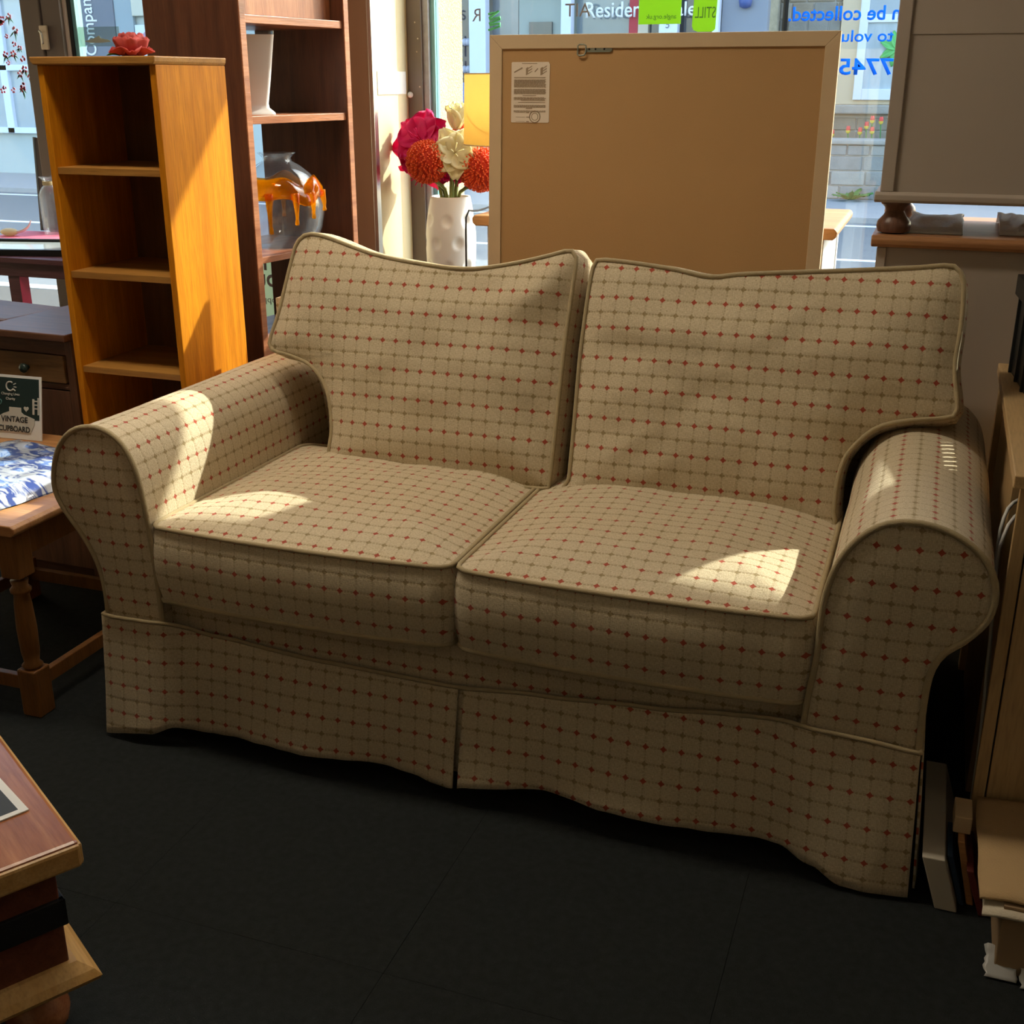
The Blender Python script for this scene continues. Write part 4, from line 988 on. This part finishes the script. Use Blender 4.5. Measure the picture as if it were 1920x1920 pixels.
# things leaning at the right end of the sofa, on the floor
def lean(name, label, cat, mat, xb0, xb1, xt0, xt1, y0, y1, h, topmat=None, grp=None):
    m = MB().hexa([(xb0, y0, .001), (xb1, y0, .001), (xb1, y1, .001), (xb0, y1, .001), (xt0, y0, h), (xt1, y0, h), (xt1, y1, h), (xt0, y1, h)])
    o = m.build(name, mat, None, bevel=.002); tag(o, label, cat, grp)
    return o
M_OFFW = plain('worn_white_paint', (.55, .50, .41), .6, .08, 10)
lean('white_box', 'worn white shallow box leaning against the sofa corner on the floor', 'box', M_OFFW, .930, .968, .897, .936, -.035, .30, .105)
lean('blue_board', 'thin navy blue board leaning behind the white shallow box', 'board', plain('navy_board', (.03, .06, .12), .5, .1, 8), .970, .980, .940, .950, -.01, .10, .10)
lean('brown_board', 'brown wooden board leaning beside the blue board', 'board', M_PINE, .984, .996, .954, .966, -.005, .10, .13)
lean('red_board', 'dark red board standing beside the brown board', 'board', plain('oxblood', (.14, .025, .02), .5, .15, 10), 1.0035, 1.016, .9735, .986, -.03, .10, .09)
tag(B('cream_block', M_FRAMEWOOD, None, .945, .975, .02, .085, .131, .165, .002), 'small cream wooden block resting on the brown board', 'block')
def cloth(name, label, cat, mat, x0, x1, y0, y1, z, drop, seed, grp=None):
    m = MB()
    def f(a, b):
        x = x0+(x1-x0)*a; y = y0+(y1-y0)*b
        zz_ = z+.008*noise.noise(Vector((x*14, y*14, seed)))-drop*(1-b)**2-.01*(1-a)**3
        return (x+.01*noise.noise(Vector((y*10, seed, 0)))*(1-a), y, zz_)
    m.grid(f, 18, 18); o = m.build(name, mat, None, smooth=True, solid=.006); return tag(o, label, cat, grp)
bx = thing('cardboard_box', 'brown cardboard box under the beige cloth in front of the desk', 'box', (1.025, -.13, 0))
B('carton', plain('kraft_card', (.30, .20, .11), .8, .06, 10), bx, .0, .34, -.04, .20, .001, .13, .002); B('flap', plain('kraft_flap', (.33, .22, .12), .8, .06, 10), bx, .0, .34, -.04, .20, .130, .134, 0)
cloth('beige_cloth', 'folded beige linen cloth lying in front of the beech desk', 'cloth', plain('beige_linen', (.50, .34, .17), .9, .06, 20, .3, 300), .984, 1.36, -.165, .12, .160, .010, 2)
cloth('white_cloth', 'white cloth edge showing under the beige linen', 'cloth', plain('ivory_cloth', (.62, .55, .42), .9, .05, 20, .3, 300), .990, 1.36, -.185, .10, .146, .018, 5)
tag(B('maroon_book', plain('maroon_cover', (.16, .012, .06), .5, .1, 10), None, 1.075, 1.30, -.02, .10, .180, .20, .003), 'maroon book lying on the beige linen at the right edge', 'book')
for i, (x, y) in enumerate(((1.035, -.165), (1.09, -.175))):
    m = MB(); m.grid(lambda a, b: (x+(a-.5)*.05+.006*noise.noise(Vector((b*5, i, a*3))), y+(b-.5)*.05, .004+.05*b*(.5+.6*noise.noise(Vector((a*3, b*4, i+3)))**2)), 10, 10)
    tag(m.build('crumpled_film', plain('grey_film', (.40, .40, .38), .3, .1, 20), None, smooth=True, solid=.002), ('crumpled grey plastic film below the left of the beige linen', 'crumpled grey plastic film at the right edge of the floor')[i], 'plastic film', 'crumpled film on the floor')

# ------------------------------------------------------------------ red chest in the near left corner
cs = thing('wooden_chest', 'polished red-brown wooden chest with black band and turned feet, near corner', 'chest', (-.240, -.826, 0), R(148.3))
# local x runs along the long edge away from the corner, y along the short edge
LX, LY = .85, .58
tp = MB().box(0, LX, 0, LY, .362, .400); tp.build('top', M_CHEST, cs, bevel=.006)
for a in ((-.004, .012, 0, LY), (LX-.012, LX+.004, 0, LY)): B('top_edge', M_CHEST_EDGE, cs, *a, .360, .396, .005)
for a in ((0, LX, -.004, .012), (0, LX, LY-.012, LY+.004)): B('top_edge', M_CHEST_EDGE, cs, *a, .360, .396, .005)
B('body', M_CHEST_DK, cs, .030, LX-.03, .030, LY-.03, .185, .362, .003)
bn = MB()
for a in ((.024, LX-.024, .024, .034), (.024, LX-.024, LY-.034, LY-.024), (.024, .034, .024, LY-.024), (LX-.034, LX-.024, .024, LY-.024)): bn.box(*a, .255, .300)
bn.build('black_band', M_BLACK, cs, bevel=.002)
m = MB()
def ring_(i, z): return [(i, i, z), (LX-i, i, z), (LX-i, LY-i, z), (i, LY-i, z)]
lv = [(.022, .190), (.004, .178), (-.004, .168), (0, .160), (.03, .155)]; ids = [[m.vert(p) for p in ring_(*q)] for q in lv]
for a, b in zip(ids, ids[1:]):
    for i in range(4): m.f.append((b[i], b[(i+1) % 4], a[(i+1) % 4], a[i]))
m.f.append(tuple(ids[0])); m.f.append(tuple(ids[-1][::-1])); m.build('base_moulding', M_CHEST_EDGE, cs)
FT = [(.020, 0), (.030, .004), (.034, .018), (.026, .034), (.020, .044), (.030, .056), (.044, .074), (.047, .094), (.042, .112), (.030, .126), (.024, .134), (.034, .142), (.036, .156)]
for (x, y) in ((.075, .075), (LX-.075, .075), (.075, LY-.075), (LX-.075, LY-.075)): MB().lathe(FT, (x, y, 0), 28).build('turned_foot', M_CHEST, cs, auto=True)
cdn = thing('black_card', 'black shop card with white border lying on the red-brown chest', 'sign', (-.357, -.790, .4005), R(148.3+4))
B('card', M_PAPER, cdn, 0, .21, 0, .148, 0, .002, 0); B('print', plain('card_black', (.03, .035, .038), .5, .05, 8), cdn, .010, .20, .012, .138, .002, .0024, 0)
for k in range(3): MB().bar((.032+.006*k, .108-.005*k, .0028), (.046+.003*k, .102-.008*k, .0028), .004, .0008).build('logo_ray', M_TXTWHITE, cdn)
MB().tube([(.066+.016*math.cos(i*.3), .088+.016*math.sin(i*.3), .0026) for i in range(19)], .002, 6).build('logo_ring', M_TXTWHITE, cdn, smooth=True)

# ------------------------------------------------------------------ street outside
M_PAVE = plain('pavement_grey', (.085, .084, .078), .95, .16, 40, .3, 200)
M_ROAD = plain('asphalt', (.17, .185, .19), .95, .12, 40, .3, 200)
pv_ = B('pavement', M_PAVE, None, -26, 14, VW+.2, 5.1, -.15, -.02, 0); tag(pv_, kind='structure')
rd = B('road', M_ROAD, None, -26, 14, 5.1, 11.7, -.2, -.06, 0); tag(rd, kind='structure')
kb_ = B('kerb', plain('kerbstone', (.50, .49, .45), .9, .1, 20), None, -26, 14, 5.0, 5.14, -.15, -.015, 0); tag(kb_, kind='structure')
B('yellow_line', plain('road_yellow', (.80, .58, .18), .8, .08, 30), rd, -26, 14, 5.22, 5.32, -.06, -.055, 0)
M_RWHITE = plain('road_white', (.85, .85, .83), .8, .06, 30)
for k in range(8): B('white_line', M_RWHITE, rd, -24+k*4.6, -20.6+k*4.6, 8.70, 8.80, -.06, -.055, 0)
B('white_line', M_RWHITE, rd, -26, 14, 11.35, 11.45, -.06, -.055, 0)
fpv = B('far_pavement', plain('far_paving', (.40, .38, .36), .95, .1, 12), None, -26, 14, 11.7, 15.6, -.15, .0, 0); tag(fpv, kind='structure')

M_STONE = [plain('stone_'+n_, c_, .95, .22, 9, .5, 40) for n_, c_ in (('grey', (.30, .29, .26)), ('brown', (.34, .29, .22)), ('pale', (.40, .37, .32)))]
M_MORTAR = plain('mortar', (.52, .48, .42), .95, .1, 20)
def stonewall(parent, x0, x1, y, z0, z1, ch_, lw, rg, depth=.03):
    z = z0
    while z < z1-.02:
        h = min(ch_*(.85+.35*rg.random()), z1-z)
        x = x0-rg.random()*lw*.5
        while x < x1:
            wd = lw*(.6+.9*rg.random()); a, b = max(x, x0), min(x+wd, x1)
            if b-a > .04: MB().box(a+.008, b-.008, y-depth*(.6+.5*rg.random()), y+.02, z+.007, z+h-.007).build('stone', rg.choice(M_STONE), parent, bevel=.012)
            x += wd
        z += h
gw = thing('garden_wall', 'low grey stone garden wall across the street below the tulips', 'wall')
B('core', M_MORTAR, gw, -1.5, 3.0, 13.85, 14.10, 0, .66, 0); stonewall(gw, -1.5, .9, 13.85, 0, .66, .165, .42, random.Random(11))
B('coping', M_STONE[2], gw, -1.5, 3.0, 13.78, 14.16, .66, .725, .02)
hs = thing('stone_house', 'stone house across the street with white framed window', 'house')
B('wall', M_MORTAR, hs, -1.62, 6, 15.5, 15.9, 0, 7.5, 0)
stonewall(hs, -1.56, -.74, 15.5, 1.55, 2.85, .20, .36, random.Random(5)); stonewall(hs, -1.56, .8, 15.5, .55, .95, .19, .5, random.Random(6))
B('rendered_corner', plain('pale_rubble', (.50, .46, .36), .95, .35, 14, .8, 30), hs, -1.78, -1.56, 15.40, 15.52, 0, 7.5, .02)
B('window_surround', plain('cream_stone', (.72, .58, .40), .9, .06, 6), hs, -.74, 1.9, 15.42, 15.52, 1.10, 4.2, .01)
B('window_sill', M_STONE[2], hs, -.85, 1.9, 15.36, 15.52, .98, 1.10, .02)
wn = MB()
for a in ((-.50, -.39, 1.16, 3.4), (.62, .72, 1.16, 3.4), (-.39, .62, 1.16, 1.30), (-.39, .62, 2.12, 2.22), (-.39, .62, 3.3, 3.4)): wn.box(a[0], a[1], 15.36, 15.44, a[2], a[3])
wf_ = wn.build('window_frame', plain('upvc_white', (.80, .83, .86), .4, .03, 6), hs, bevel=.008)
B('pane', plain('curtained_pane', (.50, .56, .58), .7, .25, 3, spec=.2, stretch=(6, 1, 1)), wf_, -.39, .62, 15.395, 15.405, 1.3, 2.12, 0); B('pane', plain('dark_pane', (.42, .47, .49), .7, .2, 3, spec=.2), wf_, -.39, .62, 15.395, 15.405, 2.22, 3.3, 0)
for k in range(7):
    m = MB(); a = k*.9; petal(m, (.0, 15.36, 1.80), (math.cos(a), -.2, math.sin(a)), (0, -1, .2), .22, .10, -.3, .3, .1, k); m.build('window_plant_leaf', plain('pot_plant', (.16, .55, .16), .6, .2, 10) if k == 0 else bpy.data.materials['pot_plant'], hs, smooth=True, solid=.004)
MB().tube([(-1.47, 15.36, 0), (-1.47, 15.36, 7)], .035, 12).build('drainpipe', M_BLACK, hs, smooth=True)
tcol = plain('tulip_red', (.85, .10, .08), .5, .3, 20); tyel = plain('tulip_yellow', (.80, .60, .10), .5, .2, 20)
bed = B('flower_bed', plain('bed_soil', (.16, .12, .08), .95, .3, 20), None, -1.5, 3.0, 14.12, 15.2, 0, .55, 0); tag(bed, 'earth bed behind the garden wall', 'flower bed')
TU = ((-.66, .775, 'leftmost red tulip above the garden wall'), (-.63, .735, 'red tulip just beside the leftmost one'), (-.436, .78, 'third red tulip from the left above the garden wall'), (-.289, .765, 'red tulip left of the taller yellow-based one'), (-.215, .835, 'yellow-based tulip in the middle of the row'), (-.142, .775, 'low red tulip right of the yellow-based one'), (-.152, .905, 'tall red and yellow tulip left of the tallest pair'), (-.045, .895, 'rightmost tall red and yellow tulip'))
for (x, z, lab) in TU:
    t0 = thing('tulip', lab, 'flower', (x, 14.3, .55), 0, 'tulips across the street')
    h = z-.55
    MB().tube([(0, 0, 0), (.01, 0, h*.5), (0, 0, h)], .008, 6).build('stem', M_LEAF, t0, smooth=True)
    MB().lathe([(.006, h-.01), (.026, h+.005), (.030, h+.03)], (0, 0, 0), 12, cap=False).build('cup', tyel, t0, smooth=True)
    for k in range(5):
        a = k*1.257; m = MB(); petal(m, (.02*math.cos(a), .02*math.sin(a), h+.008), (math.cos(a)*.25, math.sin(a)*.25, 1), (-math.cos(a), -math.sin(a), .2), .075, .045, .25, .4, 0, k, 6); m.build('petal', tcol, t0, smooth=True, solid=.002)
wd_ = thing('weed', 'green weed growing at the foot of the garden wall', 'weed', (-.28, 13.60, 0))
for k in range(14):
    a = k*2.4; m = MB(); petal(m, (.05*math.cos(a), .05*math.sin(a), .02), (math.cos(a), math.sin(a)*.6, .7), (0, 0, 1), .13+.05*(k % 3), .07, -.3, .2, .1, k, 5); m.build('leaf', M_LEAF, wd_, smooth=True, solid=.003)

# row of shops opposite
sf = thing('shop_row', 'row of grey shop fronts with white columns across the street', 'shop')
M_SHOPGREY = plain('shop_grey', (.30, .31, .31), .7, .06, 3); M_SHOPGREEN = plain('shop_greygreen', (.40, .43, .37), .7, .05, 3); M_COL = plain('column_white', (.74, .79, .88), .5, .03, 5)
M_DKPANE = plain('shop_pane_dark', (.05, .06, .075), .12, .5, 2.2, spec=.9); M_MIDPANE = plain('shop_pane_mid', (.20, .24, .25), .12, .4, 1.6, spec=.9)
B('wall', M_SHOPGREEN, sf, -7.15, -1.80, 14.3, 14.6, 0, 7.5, 0)
B('fascia', M_SHOPGREY, sf, -7.2, -2.15, 14.05, 14.3, 2.55, 3.4, .01)
for a in ((-5.46, -5.22), (-4.17, -4.03), (-2.86, -2.62), (-2.18, -2.10)): B('column', M_COL, sf, a[0], a[1], 13.92, 14.08, 0, 2.6, .01)
B('shop_window', M_DKPANE, sf, -5.85, -5.46, 14.20, 14.28, .9, 2.6, 0); B('shop_window', M_MIDPANE, sf, -5.22, -4.85, 14.20, 14.28, .8, 2.6, 0); B('door_panel', M_SHOPGREEN, sf, -4.84, -4.18, 14.18, 14.28, 0, 2.6, .01)
B('door_glass', M_DKPANE, sf, -4.68, -4.36, 14.14, 14.19, .3, 2.14, 0)
B('shop_window', M_MIDPANE, sf, -4.03, -3.30, 14.20, 14.28, .8, 2.6, 0); B('red_post', plain('red_post', (.45, .04, .05), .5, .05, 5), sf, -3.30, -3.18, 14.10, 14.25, 0, 2.6, .01); B('cream_post', plain('cream_post', (.62, .52, .38), .6, .05, 5), sf, -3.18, -3.04, 14.10, 14.25, 0, 2.6, .01)
B('shop_window', M_DKPANE, sf, -3.04, -2.18, 14.20, 14.28, .8, 2.6, 0)
B('grey_door', plain('door_grey', (.24, .26, .30), .6, .04, 4), sf, -2.10, -1.84, 14.15, 14.28, 0, 2.7, .01)
B('grey_bay', plain('door_grey_wide', (.27, .29, .33), .6, .04, 4), sf, -2.10, -1.52, 14.10, 14.3, 0, 3.2, .01)
MB().lathe([(.02, -.05), (.07, -.03), (.085, .04), (.05, .09)], (-1.80, 14.05, 2.30), 18).build('blue_lamp', plain('lamp_blue', (.06, .10, .28), .4, .1, 9), sf, smooth=True)
for k in range(6):
    MB().sphere((-5.80+.06*k+.01*(k % 2), 14.15, 1.90-.0*k), .05, 10, 8).build('display_ball', plain('display_pale', (.50, .50, .55), .5, .1, 9) if k == 0 else bpy.data.materials['display_pale'], sf, smooth=True)
    MB().sphere((-5.80+.06*k, 14.15, 1.55), .05, 10, 8).build('display_ball', bpy.data.materials['display_pale'], sf, smooth=True)
for z in ((1.72, 1.98), (1.44, 1.66)): B('strip_light', M_COL, sf, -5.66, -5.64, 14.12, 14.14, z[0], z[1], 0)
text('shop_lettering', 'Residential', M_TXTWHITE, (-3.86, 14.02, 2.17), (1, 0, 0), zz, width=1.02, height=.19, parent=sf, bold=.01)
text('shop_lettering', 'Sales', M_TXTWHITE, (-2.75, 13.90, 2.17), (1, 0, 0), zz, width=.45, height=.17, parent=sf, bold=.01)
text('shop_lettering', 'Sales', plain('faint_white', (.55, .57, .50), .6, .02, 5), (-6.18, 14.02, 2.19), (1, 0, 0), zz, width=.50, height=.19, parent=sf)
text('shop_number', '5', M_SIGNGREY, (-2.77, 13.91, 2.03), (1, 0, 0), zz, height=.085, parent=sf)
bn_ = thing('blue_bins', 'blue and green display seen low in the shop front across the street', 'display')
B('blue_part', plain('display_blue', (.12, .30, .70), .5, .25, 5), bn_, -5.95, -5.46, 13.66, 13.8, 1.12, 1.38, .02); B('green_part', plain('display_green', (.12, .30, .10), .6, .3, 8), bn_, -5.95, -5.46, 13.64, 13.8, .90, 1.12, .02); B('lower_part', plain('display_grey', (.28, .28, .34), .6, .25, 8), bn_, -5.95, -5.46, 13.64, 13.8, 0, .90, .02)
# left-hand building seen through the far windows
lbd = thing('office_building', 'pale office front with dark vertical company sign at far left', 'building')
B('wall', plain('office_pale', (.50, .54, .50), .8, .06, 2), lbd, -22, -7.2, 14.0, 14.29, 0, 7.5, 0)
sn = B('sign_panel', M_SIGNGREY, lbd, -11.95, -11.12, 13.90, 13.99, 1.3, 4.6, .01)
text('sign_lettering', 'Company', M_TXTWHITE, (-11.42, 13.89, 1.76), (0, 0, 1), (-1, 0, 0), width=.90, height=.27, parent=sn, bold=.01)
B('grey_panel', plain('panel_bluegrey', (.32, .38, .40), .7, .05, 4), lbd, -11.12, -10.80, 13.92, 13.99, 0, 4.6, .01)
B('cream_panel', plain('panel_cream', (.60, .58, .47), .7, .05, 4), lbd, -10.80, -9.6, 13.90, 13.99, 2.3, 4.6, .01)
pp_ = B('white_panel', plain('panel_white', (.68, .74, .76), .7, .04, 4), lbd, -10.78, -9.6, 13.91, 13.99, 1.65, 2.18, .01)
MB().lathe([(.19, 0), (.19, .02)], (0, 0, 0), 32).build('mauve_disc', plain('mauve_print', (.46, .28, .36), .7, .05, 9), pp_); dsc = pp_.children[0]; dsc.rotation_euler = (R(90), 0, 0); dsc.location = (-10.48, 13.91, 1.93)
wb = MB()
for x in (-14.9, -13.95, -13.35, -12.75): wb.box(x, x+.14, 13.88, 14.0, .62, 5)
for z in (.62, 1.55, 2.6): wb.box(-14.9, -12.61, 13.88, 14.0, z, z+.09)
wfx = wb.build('window_frame', M_COL, lbd, bevel=.01)
for x in (-14.76, -13.81, -13.21):
    B('pane', plain('office_pane', (.42, .47, .48), .15, .2, 2, spec=.8) if x < -14.7 else bpy.data.materials['office_pane'], wfx, x, x+.46 if x > -14 else x+.81, 13.95, 13.99, .71, 5, 0)
